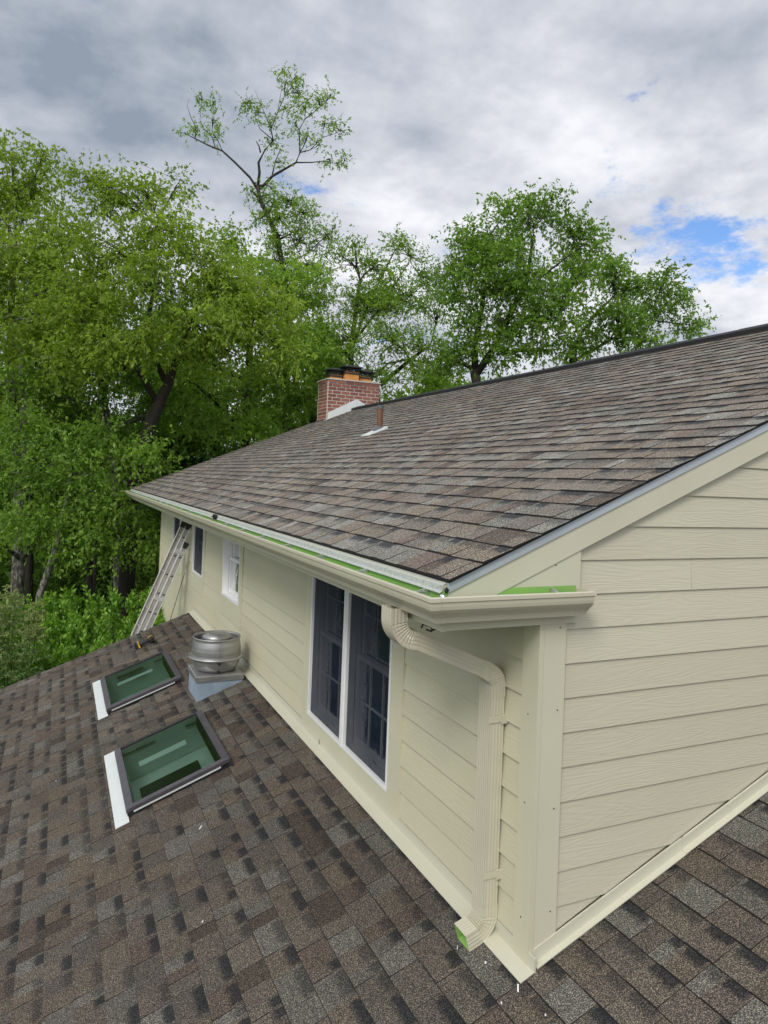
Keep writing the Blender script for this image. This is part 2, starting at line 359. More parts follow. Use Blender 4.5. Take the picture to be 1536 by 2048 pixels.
# wall cores
wl = MB(); wl.box(0.004, 0.14, 0.02, WY, GZ, 1.72)
wall_long = None
def windowed_wall():
    # core of the long wall with window openings left out
    b = MB(); ys = [(1.66, 3.45, 0.18, 1.69), (6.36, 7.40, 0.667, 1.69), (8.96, 9.89, 0.667, 1.69), (11.45, 12.32, 0.667, 1.69)]
    y = 0.02
    for y0, y1, z0, z1 in ys:
        b.box(0.004, 0.16, y, y0, GZ, 1.74); b.box(0.004, 0.16, y0, y1, GZ, z0); b.box(0.004, 0.16, y0, y1, z1, 1.74); y = y1
    b.box(0.004, 0.16, y, WY, GZ, 1.74); return b
wall_long = windowed_wall().build('long_wall', 'trim', house)
wg = MB()
top = [(0.004, 1.74), (0.004, zu(0) - 0.1), (RX, zu(RX) - 0.1), (2 * RX, zu(0) - 0.1), (2 * RX, GZ), (0.004, GZ)]
wg.prism([(x, 0.16, z) for x, z in top], [(x, 0.02, z) for x, z in top])
wall_gable = wg.build('gable_wall', 'trim', house)
fg = MB(); fg.prism([(x, WY, z) for x, z in top], [(x, WY - 0.14, z) for x, z in top])
fg.build('far_gable_wall', 'trim', house)
bw = MB(); bw.box(2 * RX - 0.14, 2 * RX, 0.16, WY - 0.14, GZ, zu(0)); bw.build('rear_wall', 'trim', house)
lw = MB()
def under(x0, x1, y0, y1, zb, dz):
    lw.prism([(x0, y1, zb), (x0, y1, zl(x0) - dz), (x1, y1, zl(x1) - dz), (x1, y1, zb)], [(x0, y0, zb), (x0, y0, zl(x0) - dz), (x1, y0, zl(x1) - dz), (x1, y0, zb)])
under(-4.3, 0.0, YL - 0.22, YL - 0.1, GZ, 0.075); under(-4.3, 0.0, -5.6, -5.48, GZ, 0.075)
under(-4.3, -4.18, -5.479, YL - 0.221, GZ, 0.075)
lw.build('lower_storey_wall', 'trim', house)

# lap siding boards ------------------------------------------------
Z0, EXP = 0.0865, 0.1777
def board(plane, s0, s1, z0, z1, clips, mat, parent, name='siding_board'):
    poly = [(s0, z0), (s1, z0), (s1, z1), (s0, z1)]
    for c in clips: poly = clip(poly, *c) if len(poly) > 2 else poly
    if len(poly) < 3: return
    lap = 0.0115 if plane == 'y' else 0.018
    def off(z): return 0.003 + lap * (z1 - z) / (z1 - z0)
    if plane == 'y': fr = [(s, -off(z), z) for s, z in poly]; bk = [(s, 0.02, z) for s, z in poly]
    else: fr = [(-off(z), s, z) for s, z in poly]; bk = [(0.004, s, z) for s, z in poly]
    b = MB(); b.prism(bk, fr); return b.build(name, mat, parent)
RK = 2.012                                                   # lower edge of the rake board: z = RK + SU*x
jr = random.Random(3)
for k in range(-1, 25):
    z0 = Z0 + EXP * k; z1 = z0 + EXP + 0.018
    x0 = max(0.141, (z0 - RK) / SU - 0.6) if z0 > 2.1 else 0.141
    xr = 2 * RX - x0
    joints = {10: [1.03]}.get(k, [jr.uniform(2.3, 4.6)]) + ([jr.uniform(6, 8)] if k < 12 else [])
    xs = [x0] + sorted(j for j in joints if x0 < j < xr) + [xr]
    for a, b_ in zip(xs[:-1], xs[1:]):
        cl = [(-SU, 1, RK), (SU, 1, RK + 2 * SU * RX), (SL, -1, -0.085)]
        board('y', a + 0.0015, b_ - 0.0015, z0, z1, cl, 'siding_gable', wall_gable)
spans = [(0.105, 1.47), (3.60, 6.20), (7.52, 8.80), (10.04, 11.30), (12.46, WY - 0.10)]
for k in range(-28, 10):
    z0 = Z0 + EXP * k; z1 = min(z0 + EXP + 0.018, 1.72)
    if z0 > 1.69: break
    segs = list(spans)
    if z1 < 0.09: segs = [(YL + 0.01, WY - 0.10)]
    elif z1 < 0.55: segs = [(0.105, 1.47), (3.60, WY - 0.10)]
    for a, b_ in segs:
        cuts = [a] + ([jr.uniform(a + 1, b_ - 1)] if b_ - a > 4 else []) + [b_]
        if b_ - a > 8: cuts = [a, a + (b_ - a) * jr.uniform(.2, .45), a + (b_ - a) * jr.uniform(.6, .85), b_]
        for c, d in zip(cuts[:-1], cuts[1:]):
            cl = []
            if z0 < 0.09: cl = [(-1, 0, -(YL + 0.01))] if z0 < -0.09 else [(0, -1, -0.05)]
            board('x', c + 0.001, d - 0.001, z0, z1, cl, 'siding_long', wall_long)

# corner boards
def nails(b, pts, axis, mi=1):
    for p in pts:
        x, y, z = p; r = 0.003
        if axis == 'y': b.box(x - r, x + r, y - 0.002, y, z - r, z + r, mi)
        else: b.box(x - 0.002, x, y - r, y + r, z - r, z + r, mi)
b = MB(); b.box(0.003, 0.140, -0.026, 0.02, 0.012, 1.735); nails(b, [(0.10, -0.026, z) for z in (0.26, 0.78, 1.70, 1.28)], 'y')
b.build('corner_board', ['trim', 'gap'], house)
b = MB(); b.box(-0.028, 0.001, -0.028, 0.105, 0.002, 1.72); nails(b, [(-0.028, 0.045, z) for z in (0.22, 0.8, 1.25)], 'x')
b.build('corner_board', ['trim_long', 'gap'], house)
b = MB(); b.box(-0.026, 0.004, WY - 0.10, WY + 0.02, GZ + 0.3, 1.72); b.build('corner_board', 'trim_long', house)

# flashing where the lower roof meets the walls
def flash_long(y0, y1, o):
    b = MB(); x1, x0 = -0.021, -0.105
    b.prism([(x0, y0, zl(x0) + 0.013 + o), (x1, y0, zl(x1) + 0.013 + o), (x1, y1, zl(x1) + 0.013 + o), (x0, y1, zl(x0) + 0.013 + o)],
            [(x0, y0, zl(x0) + 0.017 + o), (x1, y0, zl(x1) + 0.017 + o), (x1, y1, zl(x1) + 0.017 + o), (x0, y1, zl(x0) + 0.017 + o)])
    b.box(x1 - 0.004, x1 + 0.006, y0 + 0.001, y1 - 0.001, zl(x1) + 0.012, 0.078 + o)
    b.build('wall_flashing', 'flashing', house)
flash_long(-0.075, 3.10, 0.002); flash_long(3.08, 6.4, 0.0); flash_long(6.38, YL + 0.02, 0.002)
def flash_gable(x0, x1, o):
    b = MB(); up = 0.085
    A = lambda x, y, dz: (x, y, zl(x) + dz)
    b.prism([A(x0, -0.068, 0.013 + o), A(x1, -0.068, 0.013 + o), A(x1, -0.034, 0.013 + o), A(x0, -0.034, 0.013 + o)],
            [A(x0, -0.068, 0.018 + o), A(x1, -0.068, 0.018 + o), A(x1, -0.034, 0.022 + o), A(x0, -0.034, 0.022 + o)])
    b.prism([A(x0, -0.034, 0.014), A(x1, -0.034, 0.014), A(x1, -0.022, 0.014), A(x0, -0.022, 0.014)],
            [A(x0, -0.031 - o, up), A(x1, -0.031 - o, up), A(x1, -0.022, up), A(x0, -0.022, up)])
    b.build('wall_flashing', 'flashing', house)
flash_gable(0.0, 1.02, 0.0); flash_gable(1.0, 2.9, 0.003); flash_gable(2.88, 5.0, 0.0)

# ------------------------------------------------------------------ shingles
TINTS = [(0.118, 0.102, 0.083), (0.124, 0.112, 0.094), (0.116, 0.113, 0.101), (0.140, 0.138, 0.124), (0.104, 0.084, 0.071),
         (0.072, 0.060, 0.050), (0.126, 0.106, 0.083), (0.108, 0.100, 0.086), (0.097, 0.089, 0.078), (0.116, 0.100, 0.087)]
WTS = [7, 7, 6, 5, 4, 2.6, 4, 5, 5, 5]
WID = [0.085, 0.115, 0.14, 0.165, 0.19, 0.22, 0.26]
def lay(y0, y1, r):
    out = []; y = y0 + 0.0
    first = True; hi = r.random() < .5
    while y < y1 - 1e-6:
        w = r.choice(WID)
        if first: w = r.choice(WID[:4]); first = False
        if y1 - (y + w) < 0.06: w = y1 - y
        ti = r.choices(range(len(TINTS)), WTS)[0]
        bi = r.choices([0, 1, 2], [1.1, 1, 1.1])[0]
        out.append((y, round(w, 4), hi, ti, bi)); y += w; hi = not hi if r.random() < .8 else hi
    return out
BANDS = [0.0, 0.55, 0.88]
def piece_geo(w, dx, s, hi, c0=0.0, c1=0.0):
    t = 0.0135 if hi else 0.0095; g = 0.0012
    ov = 0.022
    v = [(0, g, 0.0), (0, w - g, 0.0), (0, g, t), (0, w - g, t), (dx + ov, g, s * (dx + ov) + 0.0015), (dx + ov, w - g, s * (dx + ov) + 0.0015)]
    f = [(2, 4, 5, 3), (0, 2, 3, 1), (0, 4, 2), (1, 3, 5)]
    V = (dx + ov) / dx
    uv = [(0, 0), (0, V), (1, V), (1, 0)] + [(0, 0)] * 4 + [(0, 0)] * 6
    return v, f, uv
def fill_attrs(me, tints, bands, uvs):
    a = me.attributes.new('tint', 'FLOAT_COLOR', 'POINT'); a.data.foreach_set('color', np.asarray(tints, np.float32).ravel())
    a = me.attributes.new('band', 'FLOAT', 'POINT'); a.data.foreach_set('value', np.asarray(bands, np.float32).ravel())
    u = me.uv_layers.new(name='UVMap'); u.data.foreach_set('uv', np.asarray(uvs, np.float32).ravel())
cache = {}
def roof_shingles(part, mat, xs, s, z0, yfun, seed, s_dir=1):
    r = random.Random(seed); pcs = []
    for i, (xa, xb) in enumerate(xs):
        for (ya, yb) in yfun(xa, xb):
            for (y, w, hi, ti, bi) in lay(ya, yb, r):
                p = (0.5 * (xa + xb), y + w / 2, z0 + s * 0.5 * (xa + xb))
                if holes and any(h[0] < p[0] < h[1] and h[2] < p[1] < h[3] for h in holes) and part is lower_roof: continue
                c = RM @ (np.array(p) - CAM); vis = c[2] > 0.3
                size = 0
                if vis:
                    u, v_, dd = project(p)
                    if -10 < u < 1546 and -10 < v_ < 2058:
                        nrm = np.array([-s, 0, 1.0]) / math.hypot(s, 1); dv = CAM - np.array(p)
                        cosv = (nrm @ dv) / np.linalg.norm(dv)
                        if cosv > 0: size = w * cosv / dd ** 2
                pcs.append((size, xa, xb - xa, y, w, hi, ti, bi))
    pcs.sort(key=lambda q: -q[0])
    def tint(ti, j): return (TINTS[ti][0] * j, TINTS[ti][1] * j, TINTS[ti][2] * j, 1)
    for size, xa, dx, y, w, hi, ti, bi in pcs[:300]:
        key = (round(dx, 3), w, hi, ti, bi, s, mat)
        if key not in cache:
            v, f, uv = piece_geo(w, dx, s, hi)
            me = mesh('shingle', v, f, [mat, 'gap'], [0, 1, 1, 1]); fill_attrs(me, [tint(ti, 1)] * 6, [BANDS[bi]] * 6, uv); cache[key] = me
        o = bpy.data.objects.new('shingle', cache[key]); COL.objects.link(o); o.parent = part
        o.location = (xa * K, y * K, (z0 + s * xa) * K)
    V, Fc, UV, T, B, MI = [], [], [], [], [], []
    for size, xa, dx, y, w, hi, ti, bi in pcs[300:]:
        v, f, uv = piece_geo(w, dx, s, hi); o = len(V); j = r.uniform(.86, 1.14)
        V += [(a + xa, b_ + y, c + z0 + s * xa) for a, b_, c in v]; Fc += [tuple(i + o for i in q) for q in f]; UV += uv
        T += [tint(ti, j)] * 6; B += [BANDS[bi]] * 6; MI += [0, 1, 1, 1]
    me = mesh('shingle_field', V, Fc, [mat, 'gap'], MI); fill_attrs(me, T, B, UV)
    link(bpy.data.objects.new('shingle_field', me), part, kind='stuff')

SKY = [(-1.605, -0.725, 3.53, 4.95), (-1.605, -0.725, 6.32, 7.72)]
holes = [(x0 + 0.04, x1 - 0.05, y0 + 0.03, y1 - 0.03) for x0, x1, y0, y1 in SKY]
# lower roof deck with the two skylight openings
d = MB()
def slab(x0, x1, y0, y1, dz0=-0.07, dz1=-0.002):
    d.prism([(x0, y0, zl(x0) + dz0), (x1, y0, zl(x1) + dz0), (x1, y1, zl(x1) + dz0), (x0, y1, zl(x0) + dz0)],
            [(x0, y0, zl(x0) + dz1), (x1, y0, zl(x1) + dz1), (x1, y1, zl(x1) + dz1), (x0, y1, zl(x0) + dz1)])
hx0, hx1 = holes[0][0], holes[0][1]
slab(-4.62, hx0, -6, YL); slab(hx1, 0.0, -6, YL); slab(0.0, 5.04, -6, 0.0)
slab(hx0, hx1, -6, holes[0][2]); slab(hx0, hx1, holes[0][3], holes[1][2]); slab(hx0, hx1, holes[1][3], YL)
lower_roof = d.build('lower_roof', 'deck', house)
DXL = 0.1648
xs = [(0.257 + DXL * i, 0.257 + DXL * (i + 1)) for i in range(-29, 29)]
def yl_spans(xa, xb):
    if xb <= 0.03: return [(-6 + 0.02 * math.sin(xa * 9), YL + 0.03)]
    return [(-6, -0.004)]
roof_shingles(lower_roof, 'shingle_low', xs, SL, ZL, yl_spans, 11)
b = MB(); b.prism([(-4.62, YL + 0.002, zl(-4.62) - 0.16), (0.0, YL + 0.002, zl(0) - 0.16), (0.0, YL + 0.022, zl(0) - 0.16), (-4.62, YL + 0.022, zl(-4.62) - 0.16)],
                  [(-4.62, YL + 0.002, zl(-4.62) - 0.003), (0.0, YL + 0.002, zl(0) - 0.003), (0.0, YL + 0.022, zl(0) - 0.003), (-4.62, YL + 0.022, zl(-4.62) - 0.003)])
b.build('rake_board', 'trim', house)
# mirrored far slope of the lower roof
b = MB(); b.prism([(5.04, -6, zl(5.04) - 0.07), (9.6, -6, zl(0.48) - 0.07), (9.6, -0.01, zl(0.48) - 0.07), (5.04, -0.01, zl(5.04) - 0.07)],
                  [(5.04, -6, zl(5.04)), (9.6, -6, zl(0.48)), (9.6, -0.01, zl(0.48)), (5.04, -0.01, zl(5.04))])
b.build('far_slope', 'deck', lower_roof)

# upper roof
d = MB()
for sx in (1, -1):
    X = (lambda x: x) if sx == 1 else (lambda x: 2 * RX - x)
    pts = [(-0.575, -0.035), (RX, -0.035), (RX, YE), (-0.575, YE)]
    d.prism([(X(x), y, zu(x) - 0.05) for x, y in pts], [(X(x), y, zu(x) - 0.002) for x, y in pts])
upper_roof = d.build('upper_roof', 'deck', house)
DXU = 0.17
xs = [(-0.59, -0.41)] + [(-0.41 + DXU * i, min(RX, -0.41 + DXU * (i + 1))) for i in range(33)]
xs = [q for q in xs if q[1] - q[0] > 0.05]
ur = random.Random(5)
roof_shingles(upper_roof, 'shingle_up', xs, SU, ZU + 0.002, lambda a, b_: [(-0.068 - ur.uniform(0, .006), YE + 0.02)], 23)
b = MB()                                                     # starter course, seen as the dark edge at eave and rake
A = lambda x, y, dz: (x, y, zu(x) + dz)
b.prism([A(-0.586, -0.066, -0.009), A(RX, -0.066, -0.009), A(RX, -0.03, -0.009), A(-0.586, -0.03, -0.009)],
        [A(-0.586, -0.066, 0.0), A(RX, -0.066, 0.0), A(RX, -0.03, 0.0), A(-0.586, -0.03, 0.0)])
b.prism([A(-0.586, -0.03, -0.009), A(-0.5, -0.03, -0.009), A(-0.5, YE, -0.009), A(-0.586, YE, -0.009)],
        [A(-0.586, -0.03, 0.0), A(-0.5, -0.03, 0.0), A(-0.5, YE, 0.0), A(-0.586, YE, 0.0)])
b.build('starter_strip', 'gap', upper_roof)
b = MB()                                                     # far slope cover of the upper roof
b.prism([(RX, -0.06, zu(RX) - 0.002), (2 * RX + 0.59, -0.06, zu(-0.59) - 0.002), (2 * RX + 0.59, YE, zu(-0.59) - 0.002), (RX, YE, zu(RX) - 0.002)],
        [(RX, -0.06, zu(RX) + 0.01), (2 * RX + 0.59, -0.06, zu(-0.59) + 0.01), (2 * RX + 0.59, YE, zu(-0.59) + 0.01), (RX, YE, zu(RX) + 0.01)])
b.build('far_slope', 'deck', upper_roof)
y = -0.06; i = 0                                             # ridge vent in lengths
while y < YE:
    y2 = min(y + 1.5, YE); b = MB(); h = 0.045 + 0.004 * (i % 2)
    sec = [(-0.17, zu(RX - 0.17) + 0.012), (-0.175, zu(RX - 0.17) + 0.06), (-0.15, zu(RX - 0.15) + h + 0.02), (0, zu(RX) + h + 0.015), (0.15, zu(RX - 0.15) + h + 0.02), (0.175, zu(RX - 0.17) + 0.06), (0.17, zu(RX - 0.17) + 0.012)]
    b.prism([(RX + a, y + 0.001, z) for a, z in sec], [(RX + a, y2 - 0.001, z) for a, z in sec])
    b.build('ridge_vent', 'ridge', upper_roof); y = y2; i += 1

# rake: metal edge and board
def rake_strip(name, mat, y0, y1, x0, x1, d0, d1, mi=None):
    for X in ((lambda x: x), (lambda x: 2 * RX - x)):
        b = MB(); b.prism([(X(x0), y0, zu(x0) + d0), (X(x1), y0, zu(x1) + d0), (X(x1), y0, zu(x1) + d1), (X(x0), y0, zu(x0) + d1)],
                          [(X(x0), y1, zu(x0) + d0), (X(x1), y1, zu(x1) + d0), (X(x1), y1, zu(x1) + d1), (X(x0), y1, zu(x0) + d1)])
        b.build(name, mat, house)
rake_strip('rake_edge_metal', 'rake_metal', -0.052, -0.044, -0.585, 2.6, -0.058, -0.010)
rake_strip('rake_edge_metal', 'rake_metal', -0.054, -0.044, 2.58, RX, -0.057, -0.010)
rake_strip('rake_board', 'trim', -0.043, -0.019, -0.578, RX, RK - ZU, -0.011)
for X in ((lambda x: x), (lambda x: 2 * RX - x)):
    b = MB(); pl = [(-0.578, 1.722), (0.21, 1.722), (0.21, RK + SU * 0.21 + 0.01), (-0.578, RK + SU * -0.578 + 0.01)]
    b.prism([(X(x), -0.019, z) for x, z in pl], [(X(x), -0.036, z) for x, z in pl])
    nails(b, [(X(0.05), -0.036, 2.02), (X(-0.25), -0.036, 1.93)], 'y'); b.build('eave_return_panel', ['trim', 'gap'], house)
b = MB(); b.prism([(-0.578, -0.018, 1.722), (0.0, -0.018, 1.722), (0, YE - 0.1, 1.722), (-0.578, YE - 0.1, 1.722)],
                  [(-0.578, -0.018, 1.735), (0.0, -0.018, 1.735), (0, YE - 0.1, 1.735), (-0.578, YE - 0.1, 1.735)])
b.build('soffit', 'trim', house)
b = MB(); b.box(-0.600, -0.5785, -0.036, YE - 0.02, 1.718, 1.945); b.build('fascia', 'trim', house)
# eave drip edge
b = MB(); Y0, Y1 = -0.04, YE
prof = [(-0.55, zu(-0.55) - 0.010), (-0.602, zu(-0.602) - 0.012), (-0.606, 1.935), (-0.610, 1.912), (-0.620, 1.902), (-0.620, 1.899), (-0.607, 1.908), (-0.603, 1.930), (-0.600, 1.938), (-0.55, zu(-0.55) - 0.014)]
nseg = 26
for k in range(nseg):
    ya, yb = Y0 + (Y1 - Y0) * k / nseg, Y0 + (Y1 - Y0) * (k + 1) / nseg
    b.prism([(x, ya, z) for x, z in prof], [(x, yb, z) for x, z in prof])
b.build('drip_edge', 'drip', house)

# ------------------------------------------------------------------ gutter
GB = 0.602                                                  # back plane at x = -GB
gprof = [(0.0, 1.916), (0.0, 1.775), (0.072, 1.775), (0.078, 1.790), (0.083, 1.802), (0.098, 1.818), (0.118, 1.832), (0.130, 1.846), (0.134, 1.862), (0.136, 1.880),
         (0.142, 1.884), (0.142, 1.901), (0.138, 1.905), (0.124, 1.905), (0.121, 1.901), (0.121, 1.893)]
def gutter_run(b, prof, mi, y_end=15.9, x_end=0.185, flip=False):
    n = len(prof); v = []
    for p, z in prof: v.append((-GB - p, y_end, z))
    for p, z in prof: v.append((-GB - p, -0.037 - p, z))
    for p, z in prof: v.append((x_end, -0.037 - p, z))
    f = []
    for s in range(2):
        for i in range(n - 1):
            q = (s * n + i, s * n + i + 1, (s + 1) * n + i + 1, (s + 1) * n + i); f.append(q[::-1] if flip else q)
    b.add(v, f, mi)
b = MB(); gutter_run(b, gprof, 0)
inner = [(0.003, 1.915), (0.003, 1.778), (0.070, 1.778), (0.075, 1.791), (0.080, 1.804), (0.096, 1.821), (0.115, 1.834), (0.127, 1.848), (0.131, 1.863), (0.133, 1.882), (0.120, 1.8925)]
gutter = b.build('gutter', 'gutter', house)
b = MB(); gutter_run(b, inner, 0, 15.895, 0.18, True); b.build('lining', 'film', gutter, label='pale green protective film inside the new gutter')
capf = [(0.0, 1.9)] + [(p, z) for p, z in gprof[1:12]]
b = MB(); b.prism([(0.1855, -0.037 - p, z) for p, z in capf], [(0.189, -0.037 - p - 0.004, z - 0.002) for p, z in capf]); b.build('end_cap', 'gutter', gutter)
b = MB(); b.prism([(-GB - p, 15.902, z) for p, z in capf], [(-GB - p, 15.906, z) for p, z in capf]); b.build('end_cap', 'gutter', gutter)
b = MB()                                                     # mitre strip over the outside corner
mp = [(p + 0.004, z) for p, z in gprof[2:12]]
v = [(-GB - p, -0.037 - p + 0.05, z) for p, z in mp] + [(-GB - p, -0.037 - p, z) for p, z in mp] + [(-GB - p + 0.055, -0.037 - p, z) for p, z in mp]
n = len(mp); f = [(s * n + i, s * n + i + 1, (s + 1) * n + i + 1, (s + 1) * n + i) for s in range(2) for i in range(n - 1)]
b.add(v, f); b.build('corner_strip', 'gutter', gutter)
# hangers: strap across, clip at the back, screw
def hanger_mesh():
    b = MB(); b.box(-0.138, -0.004, -0.011, 0.011, -0.012, -0.008); b.box(-0.138, -0.10, -0.014, 0.014, -0.008, -0.004)
    b.box(-0.030, -0.004, -0.009, 0.009, -0.035, 0.004); b.box(-0.052, -0.03, -0.006, 0.006, -0.024, 0.0)
    b.tube([(-0.004, 0, -0.014), (-0.085, 0, -0.014)], 0.004, 5); b.tube([(-0.085, 0, -0.014), (-0.092, 0, -0.014)], 0.008, 6)
    return mesh('hanger', b.v, b.f, 'steel', b.mi)
hm = hanger_mesh()
for k in range(21):
    o = bpy.data.objects.new('hanger', hm); COL.objects.link(o); o.parent = gutter
    o.location = ((-GB) * K, (0.10 + 0.737 * k) * K, 1.897 * K); o.rotation_euler = (0, 0, jr.uniform(-.05, .05))
o = bpy.data.objects.new('hanger', hm); COL.objects.link(o); o.parent = gutter
o.location = (0.02 * K, -0.037 * K, 1.903 * K); o.rotation_euler = (0, 0, math.pi / 2)

# ------------------------------------------------------------------ downspout
def rect_pipe(path, w, dep, yc, ribs=(), inner=0):
    # path: list of (x, z); section w along y and dep in the x-z plane
    b = MB(); rings = []
    n = len(path)
    for i, (x, z) in enumerate(path):
        a = Vector((path[min(i + 1, n - 1)][0] - path[max(i - 1, 0)][0], 0, path[min(i + 1, n - 1)][1] - path[max(i - 1, 0)][1])).normalized()
        nrm = Vector((a.z, 0, -a.x)); k = 1.0
        if i in ribs: k = 0.95
        ring = []
        gw = w / 2
        # front/back faces carry shallow lengthwise corrugation
        M_ = 12
        for j in range(M_ + 1):
            y = -gw + w * j / M_; e = 0.0018 if j % 2 else 0.0
            ring.append((y, dep / 2 - e))
        for j in range(1, 9):
            q = dep / 2 - dep * j / 9; ring.append((gw - (0.0018 if j % 2 else 0), q))
        for j in range(M_ + 1):
            y = gw - w * j / M_; e = 0.002 if j % 2 else 0.0
            ring.append((y, -dep / 2 + e))
        for j in range(1, 9):
            q = -dep / 2 + dep * j / 9; ring.append((-gw + (0.0018 if j % 2 else 0), q))
        if i in ribs:
            def sq_(y, q):
                t_ = max(0.0, min(1.0, 0.5 + inner * q / dep))       # 1 on the inside of the bend, 0 on the outside
                return (y * (1 - 0.10 * t_), q - inner * 0.009 * t_)
            ring = [sq_(y, q) for y, q in ring]
        rings.append([(x + nrm.x * q, yc + y, z + nrm.z * q) for y, q in ring])
    m_ = len(rings[0]); v = [p for r in rings for p in r]
    f = [(i * m_ + j, i * m_ + (j + 1) % m_, (i + 1) * m_ + (j + 1) % m_, (i + 1) * m_ + j) for i in range(n - 1) for j in range(m_)]
    b.add(v, f); return b, rings
def arc(cx, cz, r, a0, a1, n): return [(cx + r * math.cos(math.radians(a0 + (a1 - a0) * k / n)), cz + r * math.sin(math.radians(a0 + (a1 - a0) * k / n))) for k in range(n + 1)]
DY, DW, DD = 0.318, 0.118, 0.092
down = thing('downspout', 'cream corrugated rectangular downspout with three elbows beside the double window', 'downspout', (-0.07, DY, 0.1))
# upper elbow: from the outlet straight down, then bending back to the wall
e1 = [(-0.676, 1.778), (-0.676, 1.735)] + arc(-0.676 + 0.105, 1.715, 0.105, 180, 262, 27)[1:] + [(-0.56, 1.606)]
# slanted run towards the wall
dirx, dirz = 0.50, -0.215
ex, ez = e1[-1]
run = [(ex - 0.012, ez + 0.005), (ex + dirx * 0.33, ez + dirz * 0.33), (ex + dirx * 0.66, ez + dirz * 0.66), (ex + dirx * 0.80, ez + dirz * 0.80)]
rx_, rz_ = run[-1]
e2c = (-0.145, rz_ - 0.085)
e2 = [(rx_ - 0.01, rz_ + 0.004)] + [(rx_ + 0.02, rz_ - 0.009)] + arc(-0.150, rz_ - 0.10, 0.082, 66, 2, 21) + [(-0.067, rz_ - 0.16)]
pipe = [(-0.067, rz_ - 0.15), (-0.067, 0.9), (-0.067, 0.5), (-0.067, 0.14)]
e3 = [(-0.067, 0.165), (-0.067, 0.135)] + arc(-0.172, 0.112, 0.105, 0, -72, 21) + [(-0.165, 0.004), (-0.203, -0.008)]
for nm, path, rb in (('elbow', e1, range(4, 27, 3)), ('pipe', run, ()), ('elbow', e2, range(4, 22, 3)), ('pipe', pipe, ()), ('elbow', e3, range(4, 21, 3))):
    k = 1.0 if nm == 'elbow' else 0.955
    b, rg = rect_pipe(path, DW * k, DD * k, DY, set(rb), -1 if path is e1 else 1); o = b.build(nm, 'gutter', down, smooth=False)
    if path is e3:
        last = rg[-1]; prev = rg[-4]
        bi = MB(); m_ = len(last); c0 = np.mean(last, 0); c1 = np.mean(prev, 0)
        sh = lambda P_, c_: [tuple(c_ + (np.array(q) - c_) * 0.97) for q in P_]
        bi.add(sh(last, c0) + sh(prev, c1), [(j, m_ + j, m_ + (j + 1) % m_, (j + 1) % m_) for j in range(m_)] + [tuple(range(m_, 2 * m_))]); bi.build('lining', 'film', o)
for z in (1.16, 0.33):
    b = MB(); b.box(-0.045, -0.012, DY - DW / 2 - 0.020, DY - DW / 2 - 0.0, z - 0.022, z + 0.022); b.box(-0.121, -0.012, DY - DW / 2 - 0.004, DY - DW / 2 - 0.0015, z - 0.018, z + 0.018)
    b.build('strap', 'gutter', down)

